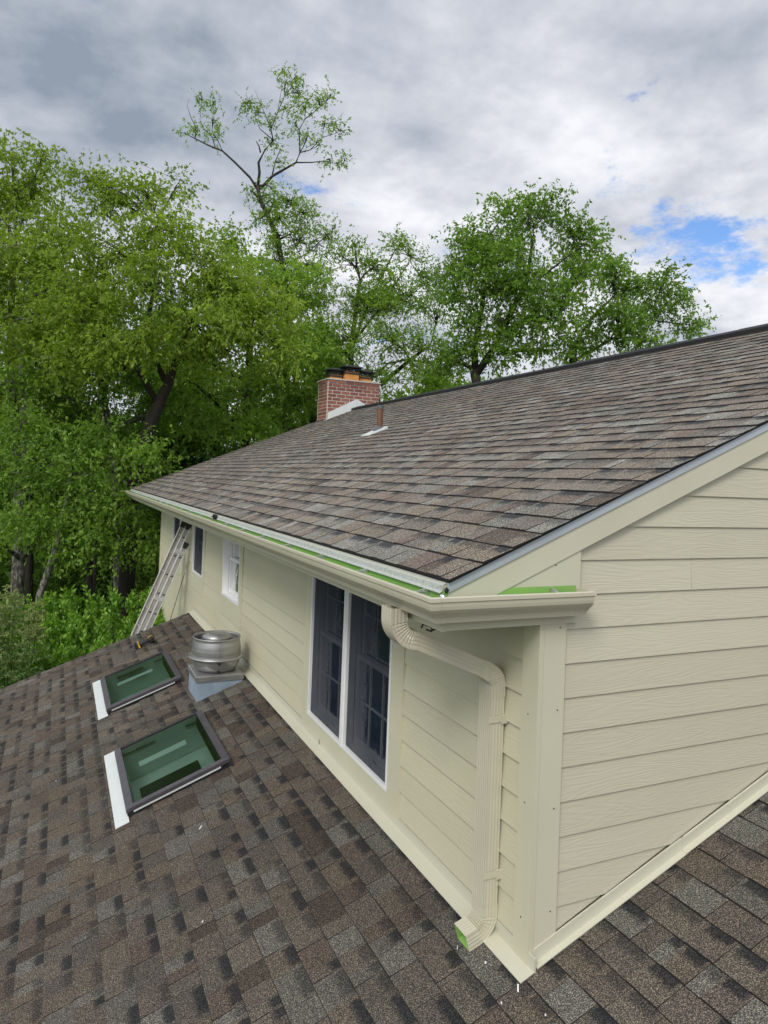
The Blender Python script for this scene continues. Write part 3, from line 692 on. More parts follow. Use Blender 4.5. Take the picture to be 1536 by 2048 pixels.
# ------------------------------------------------------------------ windows
def win_unit(parent, y0, y1, z0, z1, kind):
    """one double hung unit in an opening; kind 'screen' or 'open'"""
    fm = 'white_vinyl'; sash = 'white_vinyl'
    b = MB(); t = 0.028
    b.box(-0.030, 0.012, y0, y1, z0, z0 + t); b.box(-0.028, 0.012, y0, y0 + t, z0 + t, z1); b.box(-0.028, 0.012, y1 - t, y1, z0 + t, z1)
    b.box(-0.030, 0.012, y0 + t, y1 - t, z1 - t, z1)
    b.build('frame', fm, parent)
    # reveal: jambs with tracks, head, sloped sill
    b = MB(); jm = 'white_vinyl'
    b.box(0.012, 0.15, y0 + 0.002, y0 + 0.028, z0, z1); b.box(0.012, 0.15, y1 - 0.028, y1 - 0.002, z0, z1); b.box(0.012, 0.15, y0 + 0.028, y1 - 0.028, z1 - 0.028, z1 - 0.001)
    b.prism([(0.012, y0 + 0.028, z0 + 0.001), (0.15, y0 + 0.028, z0 + 0.001), (0.15, y1 - 0.028, z0 + 0.001), (0.012, y1 - 0.028, z0 + 0.001)],
            [(0.012, y0 + 0.028, z0 + 0.022), (0.15, y0 + 0.028, z0 + 0.05), (0.15, y1 - 0.028, z0 + 0.05), (0.012, y1 - 0.028, z0 + 0.022)])
    for yy in (y0 + 0.030, y1 - 0.036):
        b.box(0.045, 0.052, yy, yy + 0.006, z0 + 0.05, z1 - 0.03); b.box(0.088, 0.095, yy, yy + 0.006, z0 + 0.05, z1 - 0.03)
    b.build('jamb', jm, parent)
    zm = 0.5 * (z0 + z1) + 0.015
    ya, yb = y0 + 0.034, y1 - 0.034
    for (x, za, zb) in ((0.060, z0 + 0.042, zm + 0.02), (0.104, zm - 0.02, z1 - 0.03)):
        s = MB(); r = 0.045; th = 0.028
        s.box(x, x + th, ya, ya + r, za, zb); s.box(x, x + th, yb - r, yb, za, zb)
        s.box(x, x + th, ya + r, yb - r, za, za + (0.06 if x < 0.08 else 0.04)); s.box(x, x + th, ya + r, yb - r, zb - 0.04, zb)
        so_ = s.build('sash', sash, parent)
        gl = MB(); gy0, gy1, gz0, gz1 = ya + r, yb - r, za + 0.05, zb - 0.04
        gl.add([(x + 0.012, gy0, gz0), (x + 0.012, gy1, gz0), (x + 0.012, gy1, gz1), (x + 0.012, gy0, gz1)], [(0, 1, 2, 3)]); gl.build('pane', 'glass', parent)
        if kind == 'screen':
            mu = MB()
            for k in (1, 2): yy = gy0 + (gy1 - gy0) * k / 3; mu.box(x + 0.004, x + 0.010, yy - 0.007, yy + 0.007, gz0, gz1)
            zz_ = 0.5 * (gz0 + gz1); mu.box(x + 0.0045, x + 0.0095, gy0, gy1, zz_ - 0.007, zz_ + 0.007); mu.build('muntin', 'white_vinyl', parent)
    if kind == 'screen':
        sc = MB(); sc.add([(-0.004, y0 + t, z0 + t), (-0.004, y1 - t, z0 + t), (-0.004, y1 - t, z1 - t), (-0.004, y0 + t, z1 - t)], [(0, 1, 2, 3)]); sc.build('insect_screen', 'screen', parent)
        lt = MB(); yc = 0.5 * (y0 + y1); lt.box(0.016, 0.05, yc - 0.05, yc + 0.0, z0 + 0.026, z0 + 0.045); lt.box(0.022, 0.04, yc - 0.035, yc - 0.015, z0 + 0.045, z0 + 0.075); lt.build('latch', 'white_vinyl', parent)
    rm = MB()                                              # dim room behind
    rm.add([(0.16, y0, z0), (0.9, y0 - .2, z0 - .2), (0.9, y1 + .2, z0 - .2), (0.16, y1, z0), (0.16, y0, z1), (0.9, y0 - .2, z1), (0.9, y1 + .2, z1), (0.16, y1, z1)],
           [(0, 1, 5, 4), (1, 2, 6, 5), (2, 3, 7, 6), (0, 3, 2, 1), (4, 5, 6, 7)]); rm.build('room', 'dark_room', parent)
    if kind == 'open':
        cu = MB()
        n = 14; ys_ = [yb - 0.03 - (yb - ya) * 0.62 * k / n for k in range(n + 1)]
        v = [(0.20 + 0.015 * (k % 2), yy, z) for k, yy in enumerate(ys_) for z in (z0 + 0.05, z1)]
        cu.add(v, [(2 * k, 2 * k + 1, 2 * k + 3, 2 * k + 2) for k in range(n)]); cu.build('curtain', 'curtain', parent)
def casing(parent, y0, y1, z0, z1, wr, wl_, wb):
    b = MB(); b.box(-0.027, 0.004, y0 - wr, y0 - 0.001, z0 - wb, z1); b.build('casing', 'trim_long', parent)
    b = MB(); b.box(-0.027, 0.004, y1 + 0.001, y1 + wl_, z0 - wb, z1); b.build('casing', 'trim_long', parent)
    b = MB(); b.box(-0.0255, 0.004, y0 - 0.001, y1 + 0.001, z0 - wb, z0 - 0.001); b.build('casing', 'trim_long', parent)
def window(label, units, y0, y1, z0, z1, kind, wr, wl_, wb):
    w_ = bpy.data.objects.new('window', None); COL.objects.link(w_); w_.parent = house; w_.location = (0, (y0 + y1) / 2 * K, z0 * K)
    w_.matrix_parent_inverse = Matrix.Translation([-c for c in house.location]); w_['label'] = label
    for a, b_ in units: win_unit(w_, a, b_, z0, z1, kind)
    if len(units) > 1:
        yc = 0.5 * (units[0][1] + units[1][0]); m_ = MB(); m_.box(-0.034, 0.012, yc - 0.022, yc + 0.022, z0, z1); m_.build('mullion', 'white_vinyl', w_)
    casing(w_, y0, y1, z0, z1, wr, wl_, wb)
window('double window with two dark insect screens and a white centre mullion', [(1.665, 2.545), (2.585, 3.445)], 1.66, 3.45, 0.18, 1.69, 'screen', 0.19, 0.15, 0.125)
window('white double hung window without a screen', [(6.365, 7.395)], 6.36, 7.40, 0.667, 1.69, 'open', 0.15, 0.12, 0.28)
window('narrow dark screened window right of the ladder', [(8.965, 9.885)], 8.96, 9.89, 0.667, 1.69, 'screen', 0.15, 0.14, 0.28)
window('dark screened window behind the ladder top, nearest the far corner', [(11.455, 12.315)], 11.45, 12.32, 0.667, 1.69, 'screen', 0.15, 0.14, 0.28)

# ------------------------------------------------------------------ skylights (own things fixed on the lower roof)
LAB = ['green tinted skylight with dark frame nearest the camera, below the exhaust fan', 'green tinted skylight with dark frame beside the power tool, far one']
for (x0, x1, y0, y1), lab, ap in zip(SKY, LAB, ((3.44, 5.10), (6.27, 7.88))):
    zc = zl(0.5 * (x0 + x1))
    sk = thing('skylight', lab, 'skylight', (0.5 * (x0 + x1), 0.5 * (y0 + y1), zc), 'skylights on the lower roof')
    H0, H1 = 0.004, 0.095
    A = lambda x, y, h: (x, y, zl(x) + h)
    def bar(xa, xb, ya, yb, h0, h1, name, mat):
        b = MB(); b.prism([A(xa, ya, h0), A(xb, ya, h0), A(xb, yb, h0), A(xa, yb, h0)], [A(xa, ya, h1), A(xb, ya, h1), A(xb, yb, h1), A(xa, yb, h1)]); return b.build(name, mat, sk)
    # curb
    b = MB()
    for (a, b1, c, d1) in ((x0 + .012, x1 - .012, y0 + .012, y0 + .034), (x0 + .012, x1 - .012, y1 - .034, y1 - .012), (x0 + .012, x0 + .046, y0 + .034, y1 - .034), (x1 - .055, x1 - .012, y0 + .034, y1 - .034)):
        b.prism([A(a, c, H0), A(b1, c, H0), A(b1, d1, H0), A(a, d1, H0)], [A(a, c, .07), A(b1, c, .07), A(b1, d1, .07), A(a, d1, .07)])
    b.build('curb', 'black', sk)
    wx, wx1, wy = 0.052, 0.064, 0.034
    # mitred frame rails with a raised inner lip
    def rail(p):
        b = MB(); out_, inn = p
        b.prism([A(*out_[0], 0.055), A(*out_[1], 0.055), A(*inn[1], 0.075), A(*inn[0], 0.075)], [A(*out_[0], 0.088), A(*out_[1], 0.088), A(*inn[1], 0.104), A(*inn[0], 0.104)]); b.build('frame_rail', 'sky_frame', sk)
    o4 = [(x0, y0), (x1, y0), (x1, y1), (x0, y1)]; i4 = [(x0 + wx, y0 + wy), (x1 - wx1, y0 + wy), (x1 - wx1, y1 - wy), (x0 + wx, y1 - wy)]
    for k in range(4): rail(((o4[k], o4[(k + 1) % 4]), (i4[k], i4[(k + 1) % 4])))
    b = MB(); b.prism([A(x0 + .06, y0 - .004, .038), A(x1 - .08, y0 - .004, .038), A(x1 - .08, y0 + .02, .038), A(x0 + .06, y0 + .02, .038)],
                      [A(x0 + .06, y0 - .004, .050), A(x1 - .08, y0 - .004, .050), A(x1 - .08, y0 + .02, .050), A(x0 + .06, y0 + .02, .050)]); b.build('seal_strip', 'white_metal', sk)
    b = MB(); gx0, gx1, gy0, gy1 = x0 + wx, x1 - wx1, y0 + wy, y1 - wy
    b.add([A(gx0, gy0, .085), A(gx1, gy0, .085), A(gx1, gy1, .085), A(gx0, gy1, .085)], [(0, 1, 2, 3)]); b.build('glass', 'green_glass', sk)
    b = MB(); cx_, cy_ = 0.5 * (x0 + x1) - 0.0, 0.5 * (y0 + y1) + 0.06                 # pale sticker under the glass
    b.add([A(cx_ - .26, cy_ - .02, .080), A(cx_ + .18, cy_ - .02, .080), A(cx_ + .18, cy_ + .10, .080), A(cx_ - .26, cy_ + .10, .080)], [(0, 1, 2, 3)]); b.build('sticker', 'white_vinyl', sk, label='pale rectangular sticker under the glass')
    b = MB(); i = (x0 + .048, x1 - .058, y0 + .036, y1 - .036)
    q = [(i[0], i[2]), (i[1], i[2]), (i[1], i[3]), (i[0], i[3])]
    v = [A(*p, .07) for p in q] + [(p[0] + 0.12, p[1], zl(p[0]) - .27) for p in q]
    b.add(v, [(k, (k + 1) % 4, 4 + (k + 1) % 4, 4 + k) for k in range(4)]); b.build('shaft', 'shaft', sk)
    b = MB(); b.add([(p[0] + 0.12, p[1], zl(p[0]) - .275) for p in q], [(0, 1, 2, 3)]); b.build('shaft_floor', 'shaft', sk)
    ya_, ym = i[2] + .05, i[2] + (i[3] - i[2]) * .80; q2 = [(i[0] + .06, ya_), (i[1] - .14, ya_), (i[1] - .14, ym), (i[0] + .06, ym)]
    b = MB(); b.add([(p[0] + 0.12, p[1], zl(p[0]) - .262) for p in q2], [(0, 1, 2, 3)]); b.build('dark_opening_sheet', 'dark_room', sk)  # near-black sheet over the shaft floor, painted shade of the unlit room below
    b = MB(); b.prism([A(x0 - .092, ap[0], .014), A(x0 + .018, ap[0], .014), A(x0 + .018, ap[1], .014), A(x0 - .092, ap[1], .014)],
                      [A(x0 - .092, ap[0], .018), A(x0 + .018, ap[0], .020), A(x0 + .018, ap[1], .020), A(x0 - .092, ap[1], .018)]); b.build('apron_flashing', 'white_metal', sk)
    b = MB(); b.prism([A(x1 - .01, y0 + .0, .012), A(x1 + .035, y0 - .03, .012), A(x1 + .035, y1 + .03, .012), A(x1 - .01, y1, .012)],
                      [A(x1 - .01, y0 + .0, .06), A(x1 + .035, y0 - .03, .018), A(x1 + .035, y1 + .03, .018), A(x1 - .01, y1, .06)]); b.build('head_flashing', 'black', sk)

# ------------------------------------------------------------------ exhaust fan
FX, FY = -0.43, 5.70
fan = thing('exhaust_fan', 'round spun aluminium exhaust fan on a blue grey curb beside the wall', 'exhaust fan', (FX, FY, zl(FX)))
b = MB(); xa, xb, ya, yb = -0.692, -0.160, 5.435, 5.975
b.prism([(xa, ya, zl(xa)), (xb, ya, zl(xb)), (xb, yb, zl(xb)), (xa, yb, zl(xa))], [(xa, ya, -.012), (xb, ya, -.012), (xb, yb, -.012), (xa, yb, -.012)]); b.build('curb', 'fan_galv', fan)
b = MB(); xa, xb, ya, yb = -0.708, -0.148, 5.418, 5.990
sq = lambda i, z: [(xa + i, ya + i, z), (xb - i, ya + i, z), (xb - i, yb - i, z), (xa + i, yb - i, z)]
b.add(sq(0, -.022) + sq(0, .034) + sq(.010, .046) + sq(.06, .050), [(0, 1, 5, 4), (1, 2, 6, 5), (2, 3, 7, 6), (3, 0, 4, 7), (4, 5, 9, 8), (5, 6, 10, 9), (6, 7, 11, 10), (7, 4, 8, 11), (8, 9, 13, 12), (9, 10, 14, 13), (10, 11, 15, 14), (11, 8, 12, 15), (12, 13, 14, 15)])
b.build('base_cap', 'fan', fan)
b = MB(); b.lathe([(0.20, .050), (0.225, .056), (0.252, .085), (0.272, .125), (0.283, .17), (0.286, .205)], FX, FY, 64); b.build('lower_bowl', 'fan', fan, smooth=True)
b = MB(); b.lathe([(0.286, .200), (0.322, .204), (0.329, .212), (0.329, .220), (0.322, .226), (0.288, .230)], FX, FY, 64); b.build('flange', 'fan', fan, smooth=True)
b = MB(); b.lathe([(0.288, .226), (0.292, .26), (0.291, .31), (0.286, .36), (0.279, .405), (0.274, .425), (0.280, .432), (0.286, .438), (0.286, .447), (0.280, .453), (0.272, .450), (0.266, .440), (0.264, .425), (0.270, .38), (0.278, .30), (0.278, .24), (0.15, .235)], FX, FY, 64)
b.build('upper_shroud', 'fan', fan, smooth=True)
b = MB(); b.lathe([(0.155, .25), (0.165, .38), (0.176, .425), (0.176, .440), (0.168, .458), (0.145, .478), (0.10, .490), (0.05, .495), (0.001, .496)], FX, FY, 48); b.build('motor_dome', 'fan', fan, smooth=True)
b = MB()
ang = math.atan2(CAM[1] - FY, CAM[0] - FX) + 0.14
for z_, r_ in ((.178, .288), (.076, .252)):
    cxx, cyy = FX + r_ * math.cos(ang), FY + r_ * math.sin(ang); b.tube([(cxx - .01 * math.cos(ang), cyy - .01 * math.sin(ang), z_), (cxx + .012 * math.cos(ang), cyy + .012 * math.sin(ang), z_)], .016, 8)
b.build('drain_hole', 'black', fan)
b = MB(); sa = ang + 0.02; b.tube([(FX + .293 * math.cos(sa), FY + .293 * math.sin(sa), .232), (FX + .2945 * math.cos(sa), FY + .2945 * math.sin(sa), .30), (FX + .287 * math.cos(sa), FY + .287 * math.sin(sa), .37), (FX + .281 * math.cos(sa), FY + .281 * math.sin(sa), .42)], .003, 4); b.build('seam', 'fan', fan)
for k, (dx_, dy_) in enumerate(((-0.07, -0.04), (0.02, 0.03))):
    b = MB(); a = 0.45; c_, s_ = math.cos(a), math.sin(a)
    v = [(FX + dx_ + c_ * p - s_ * q, FY + dy_ + s_ * p + c_ * q, 0.4935 - 0.9 * ((dx_ + p) ** 2 + (dy_ + q) ** 2) ** 1.0 + 0.004) for p, q in ((-.045, -.03), (.045, -.03), (.045, .03), (-.045, .03))]
    b.add(v, [(0, 1, 2, 3)]); b.build('sticker', 'white_metal', fan)

# ------------------------------------------------------------------ vent pipe
vp = thing('vent_pipe', 'short brown vent pipe with white flashing on the upper roof', 'vent pipe', (2.35, 7.3, zu(2.35)))
b = MB(); b.tube([(2.35, 7.3, zu(2.35) - .02), (2.35, 7.3, 3.55)], .047, 16); b.build('pipe', 'copper', vp, smooth=False)
b = MB(); b.lathe([(.049, 3.54), (.051, 3.545), (.051, 3.60), (.040, 3.60), (.040, 3.5)], 2.35, 7.3, 16); b.build('pipe_rim', 'lead', vp)
b = MB(); b.lathe([(.105, zu(2.35) - .005), (.10, zu(2.35) + .02), (.062, zu(2.35) + .075), (.048, zu(2.35) + .08)], 2.35, 7.3, 20); b.build('boot', 'lead', vp, smooth=True)
b = MB(); A = lambda x, y, h: (x, y, zu(x) + h)
b.prism([A(2.10, 7.14, .013), A(2.42, 7.14, .013), A(2.42, 7.46, .013), A(2.10, 7.46, .013)], [A(2.10, 7.14, .02), A(2.42, 7.14, .05), A(2.42, 7.46, .05), A(2.10, 7.46, .02)]); b.build('base_flashing', 'white_metal', vp)

# ------------------------------------------------------------------ chimney
CX0, CX1, CYA, CYB, CT = 4.185, 5.695, 14.8, 15.62, 5.045
chim = thing('chimney', 'red brick chimney with three clay flues and black caps on the ridge', 'chimney', (4.94, 15.2, 3.9))
b = MB(); b.box(CX0 + .006, CX1 - .006, CYA + .006, CYB - .006, GZ, CT - .002); b.build('mortar_core', 'mortar', chim)
BH, BL = 0.094, 0.2517
bmesh_cache = {}
def brick(x, y, z, lx, ly, lz):
    key = (round(lx, 3), round(ly, 3), round(lz, 3))
    if key not in bmesh_cache:
        bb = MB(); bb.box(-lx / 2, lx / 2, -ly / 2, ly / 2, -lz / 2, lz / 2); bmesh_cache[key] = mesh('brick', bb.v, bb.f, 'brick')
    o = bpy.data.objects.new('brick', bmesh_cache[key]); COL.objects.link(o); o.parent = chim
    o.matrix_parent_inverse = Matrix.Translation([-c for c in chim.location]); o.location = (x * K, y * K, z * K)
jt = 0.026
for row in range(12):
    z = CT - BH * (row + .5); ex_ = 0.012 if row < 1 else (0.006 if row < 2 else 0)
    o_ = (row % 2) * BL / 2
    for side, yy in ((-1, CYA), (1, CYB)):
        if side == 1 and row > 8: continue
        x = CX0 - o_
        while x < CX1 - .01:
            a, b_ = max(x, CX0), min(x + BL, CX1)
            if b_ - a > 0.04: brick((a + b_) / 2, yy + side * ex_ - side * 0.045, z, b_ - a - jt, 0.10, BH - jt)
            x += BL
    for side, xx in ((-1, CX0), (1, CX1)):
        y = CYA + 0.06 - (BL / 2 - o_)
        while y < CYB - .02:
            a, b_ = max(y, CYA + 0.062), min(y + BL, CYB - .062)
            if b_ - a > 0.04: brick(xx + side * ex_ - side * 0.045, (a + b_) / 2, z, 0.10, b_ - a - jt, BH - jt)
            y += BL
b = MB(); b.add([(CX0 - .03, CYA - .03, CT), (CX1 + .03, CYA - .03, CT), (CX1 + .03, CYB + .03, CT), (CX0 - .03, CYB + .03, CT), (CX0 - .03, CYA - .03, CT + .028), (CX1 + .03, CYA - .03, CT + .028), (CX1 + .03, CYB + .03, CT + .028), (CX0 - .03, CYB + .03, CT + .028), (CX0 + .2, CYA + .2, CT + .07), (CX1 - .2, CYA + .2, CT + .07), (CX1 - .2, CYB - .2, CT + .07), (CX0 + .2, CYB - .2, CT + .07)],
                [(3, 2, 1, 0), (0, 1, 5, 4), (1, 2, 6, 5), (2, 3, 7, 6), (3, 0, 4, 7), (4, 5, 9, 8), (5, 6, 10, 9), (6, 7, 11, 10), (7, 4, 8, 11), (8, 9, 10, 11)]); b.build('crown', 'concrete', chim)
for (fx, fy, fw, fh) in ((4.53, 15.26, .17, .14), (4.93, 15.12, .20, .235), (5.37, 15.2, .17, .16)):
    zt = CT + 0.05; b = MB(); b.box(fx - fw, fx + fw, fy - fw * .8, fy + fw * .8, zt - .03, zt + fh); fl = b.build('flue', 'clay', chim)
    b = MB(); h0 = zt + fh; W = fw + .02; D_ = fw * .8 + .02
    b.box(fx - W, fx + W, fy - D_, fy + D_, h0 - .06, h0 - .03)
    for px_ in np.linspace(-W, W, 9):
        for s_ in (-1, 1): b.box(fx + px_ - .006, fx + px_ + .006, fy + s_ * D_ - .006, fy + s_ * D_ + .006, h0 - .03, h0 + .13)
    for py_ in np.linspace(-D_, D_, 7):
        for s_ in (-1, 1): b.box(fx + s_ * W - .006, fx + s_ * W + .006, fy + py_ - .006, fy + py_ + .006, h0 - .03, h0 + .13)
    for zz_ in (h0 + .02, h0 + .07): b.box(fx - W, fx + W, fy - D_ - .002, fy - D_ + .004, zz_, zz_ + .012); b.box(fx - W - .002, fx - W + .004, fy - D_, fy + D_, zz_, zz_ + .012)
    W2, D2 = W + .07, D_ + .07
    b.add([(fx - W2, fy - D2, h0 + .115), (fx + W2, fy - D2, h0 + .115), (fx + W2, fy + D2, h0 + .115), (fx - W2, fy + D2, h0 + .115), (fx - W2, fy - D2, h0 + .135), (fx + W2, fy - D2, h0 + .135), (fx + W2, fy + D2, h0 + .135), (fx - W2, fy + D2, h0 + .135), (fx - W2 * .4, fy - D2 * .5, h0 + .185), (fx + W2 * .4, fy - D2 * .5, h0 + .185), (fx + W2 * .4, fy + D2 * .5, h0 + .185), (fx - W2 * .4, fy + D2 * .5, h0 + .185)],
          [(3, 2, 1, 0), (0, 1, 5, 4), (1, 2, 6, 5), (2, 3, 7, 6), (3, 0, 4, 7), (4, 5, 9, 8), (5, 6, 10, 9), (6, 7, 11, 10), (7, 4, 8, 11), (8, 9, 10, 11)])
    b.build('flue_cap', 'black', chim)
b = MB(); f_ = [(CX0 + .02, zu(CX0) + .0), (CX0 + .02, zu(CX0) + .20), (CX0 + .10, zu(CX0) + .235), (RX - .02, zu(RX) + .265), (RX - .02, zu(RX) - .0)]
b.prism([(x, CYA - .002, z) for x, z in f_], [(x, CYA - .016, z) for x, z in f_]); b.build('step_flashing', 'white_metal', chim)
f_ = [(RX - .018, zu(RX) - .0), (RX - .018, zu(RX) + .265), (RX + .45, zu(RX - .45) + .21), (RX + .45, zu(RX - .45))]
b = MB(); b.prism([(x, CYA - .002, z) for x, z in f_], [(x, CYA - .014, z) for x, z in f_]); b.build('step_flashing', 'white_metal', chim)
b = MB(); b.prism([(CX0 - .09, CYA - .15, zu(CX0 - .09) + .014), (CX0 + .05, CYA - .15, zu(CX0 + .05) + .014), (CX0 + .05, CYA, zu(CX0 + .05) + .014), (CX0 - .09, CYA, zu(CX0 - .09) + .014)],
                  [(CX0 - .09, CYA - .15, zu(CX0 - .09) + .02), (CX0 + .05, CYA - .15, zu(CX0 + .05) + .02), (CX0 + .05, CYA, zu(CX0 + .05) + .02), (CX0 - .09, CYA, zu(CX0 - .09) + .02)]); b.build('apron', 'white_metal', chim)

# ------------------------------------------------------------------ ladder
LYa, LYb = 10.20, 10.72
Ptop = np.array([-0.083, 1.414]); Pbot = np.array([-0.807, -0.415]); ld = (Ptop - Pbot) / np.linalg.norm(Ptop - Pbot)
nrm = np.array([ld[1], -ld[0]])                              # away from house is -nrm
ladder = thing('extension_ladder', 'grey aluminium extension ladder leaning on the cream wall between windows', 'ladder', (Ptop[0] - 2.4, 10.85, GZ))
def railbox(b, c_off, s0, s1, y, th, hw):
    base = Ptop - nrm * c_off
    P0, P1 = base - ld * s0, base - ld * s1
    def pt(P_, o, yy): q = P_ + nrm * o; return (q[0], yy, q[1])
    # channel: web and two flanges
    for (o0, o1, ya, yb) in ((-hw, hw, y, y + th * .35), (-hw, -hw + .012, y, y + th), (hw - .012, hw, y, y + th)):
        b.prism([pt(P0, o0, ya), pt(P0, o1, ya), pt(P0, o1, yb), pt(P0, o0, yb)], [pt(P1, o0, ya), pt(P1, o1, ya), pt(P1, o1, yb), pt(P1, o0, yb)])
Lz = (Ptop[1] - GZ) / ld[1]
for sec, off, s0, s1 in (('fly', -0.0, 0.0, Lz * .62), ('base', -0.098, 0.33, Lz)):
    for y, sgn in ((LYa, 1), (LYb, -1)):
        b = MB(); railbox(b, off, s0, s1, y, 0.035 * sgn, 0.043); b.build('rail', 'alu', ladder)
        # raised bead lines on the outside of the rail
        bd_ = MB(); base = Ptop - nrm * off
        for o in (-.041, .041):
            q0, q1 = base - ld * s0 + nrm * o, base - ld * s1 + nrm * o
            bd_.tube([(q0[0], y - .004 * sgn, q0[1]), (q1[0], y - .004 * sgn, q1[1])], .008, 5)
        bd_.build('bead', 'alu_pale', ladder)
        ce = MB(); q = Ptop - nrm * off - ld * (s0 - .02)
        def pt(a_, o, yy): z_ = q + ld * a_ + nrm * o; return (z_[0], yy, z_[1])
        ce.prism([pt(-.06, -.050, y - .01 * sgn), pt(.05, -.050, y - .01 * sgn), pt(.05, .050, y - .01 * sgn), pt(-.06, .050, y - .01 * sgn)],
                 [pt(-.06, -.050, y + .045 * sgn), pt(.05, -.050, y + .045 * sgn), pt(.05, .050, y + .045 * sgn), pt(-.06, .050, y + .045 * sgn)]); ce.build('end_cap', 'black', ladder)
    k = 0; s = s0 + (0.182 if sec == 'fly' else 0.209)
    while s < s1 - .1:
        q = Ptop - nrm * off - ld * s
        b = MB(); b.tube([(q[0], LYa + .004, q[1]), (q[0], LYb - .004, q[1])], .020, 8); b.build('rung', 'alu', ladder)
        r = MB(); 
        for yy, sg in ((LYa - .002, -1), (LYb + .002, 1)):
            pts = [(q[0] + .025 * math.cos(t_) , q[1] + .025 * math.sin(t_)) for t_ in np.linspace(math.pi, 2 * math.pi, 8)]
            r.prism([(x_, yy, z_) for x_, z_ in pts], [(x_, yy + .012 * -sg, z_) for x_, z_ in pts])
        r.build('rung_end', 'black', ladder); s += 0.357
for s in (0.46, 1.35):
    q = Ptop + nrm * 0.05 - ld * s; b = MB()
    def pt(a_, o, yy): z_ = q + ld * a_ + nrm * o; return (z_[0], yy, z_[1])
    for ya, yb in ((LYa - .014, LYa - .006),):
        b.prism([pt(-.035, -.09, ya), pt(.035, -.09, ya), pt(.035, .08, ya), pt(-.035, .08, ya)], [pt(-.035, -.09, yb), pt(.035, -.09, yb), pt(.035, .08, yb), pt(-.035, .08, yb)])
    b.build('guide_bracket', 'alu_pale', ladder)
b = MB(); b.tube([(-0.10, 10.2, 0.60), (-0.32, 10.15, -0.2), (-0.55, 10.1, -1.0), (-0.7, 10.1, -3.0)], .006, 5); b.build('rope', 'black', ladder)

# ------------------------------------------------------------------ power tool
tl = thing('power_drill', 'yellow and black cordless power tool lying on the lower roof by the skylight', 'power drill', (-0.93, 8.72, zl(-0.93)))
dx = np.array([1.0, -0.02, SL]); dx /= np.linalg.norm(dx); up_ = np.array([-SL, 0, 1.0]); up_ /= np.linalg.norm(up_); dy_ = np.cross(up_, dx)
O = np.array([-1.055, 8.73, zl(-1.055) + .016])
def T(a, b_, c): return tuple(O + dx * a + dy_ * b_ + up_ * c)
def tb(b, a0, a1, b0, b1, c0, c1, tp=0.0):
    b.prism([T(a0, b0, c0), T(a1, b0, c0), T(a1, b1, c0), T(a0, b1, c0)], [T(a0 + tp, b0 + tp, c1), T(a1 - tp, b0 + tp, c1), T(a1 - tp, b1 - tp, c1), T(a0 + tp, b1 - tp, c1)])
b = MB(); tb(b, 0, .055, -.075, .055, 0, .085, .006); b.build('battery', 'black', tl)
b = MB(); tb(b, .056, .085, -.065, .045, .003, .09, .008); b.build('battery_foot', 'yellow', tl)
b = MB(); b.tube([T(.08, -.01, .04), T(.13, -.01, .042), T(.19, .0, .042), T(.24, .01, .045)], [.034, .026, .026, .032], 10); b.build('handle', 'black', tl, smooth=True)
b = MB(); b.tube([T(.27, .06, .05), T(.27, -.005, .05)], [.045, .048], 16); b.build('motor_housing', 'yellow', tl)
b = MB(); b.tube([T(.27, -.004, .05), T(.27, -.045, .05), T(.27, -.075, .05)], [.05, .045, .028], 16); b.tube([T(.27, -.075, .05), T(.27, -.10, .05)], .018, 10); b.build('nose', 'black', tl)
b = MB(); b.tube([T(.215, -.03, .045), T(.222, -.045, .045)], [.012, .01], 8); b.build('trigger', 'black', tl)

# ------------------------------------------------------------------ scraps
def crumple(name, c, r, mat, seed, squash=(1, 1, 1), n=9):
    q = random.Random(seed); b = MB(); v = []; f = []
    for i in range(n):
        th = math.pi * i / (n - 1)
        for j in range(10):
            ph = 2 * math.pi * j / 10; rr = r * q.uniform(.5, 1.15)
            v.append((c[0] + rr * math.sin(th) * math.cos(ph) * squash[0], c[1] + rr * math.sin(th) * math.sin(ph) * squash[1], c[2] + rr * math.cos(th) * squash[2]))
    for i in range(n - 1):
        for j in range(10): f.append((i * 10 + j, i * 10 + (j + 1) % 10, (i + 1) * 10 + (j + 1) % 10, (i + 1) * 10 + j))
    b.add(v, f); return b.build(name, mat)
tag(crumple('foil_scrap', (-0.625, -0.085, 1.875), 0.028, 'foil', 2), 'crumpled silver foil scrap in the gutter corner under the roof tip', 'foil')
tag(crumple('sealant_lump', (-0.592, -0.050, 1.915), 0.013, 'black', 5), 'black sealant lump at the eave tip above the gutter corner', 'sealant')
tag(crumple('underlayment_scrap', (-0.625, 5.15, 1.925), 0.06, 'black', 8, (.7, 1.7, .5)), 'black torn underlayment scrap hanging over the far gutter', 'underlayment')
b = MB(); q = random.Random(4)
for k in range(5):
    p0 = Vector((-0.53 + q.uniform(-.012, .012), 0.20 + q.uniform(-.01, .01), 1.712)); pts = [p0]
    for s in range(5): pts.append(pts[-1] + Vector((q.uniform(-.03, .03), q.uniform(-.03, .03), q.uniform(-.022, .012))))
    b.tube(pts, 0.005, 5)
b.box(-.55, -.50, .17, .23, 1.70, 1.72)
tag(b.build('cable_bundle', 'black'), 'black cable bundle hanging under the soffit beside the upper elbow', 'cable')
def onlow(u, v, h=0.016):
    d_ = RM.T @ np.array([(u - 768) / F_PX, (v - CY) / F_PX, 1.0]); t_ = (ZL + h + SL * CAM[0] - CAM[2]) / (d_[2] - SL * d_[0]); return CAM + t_ * d_
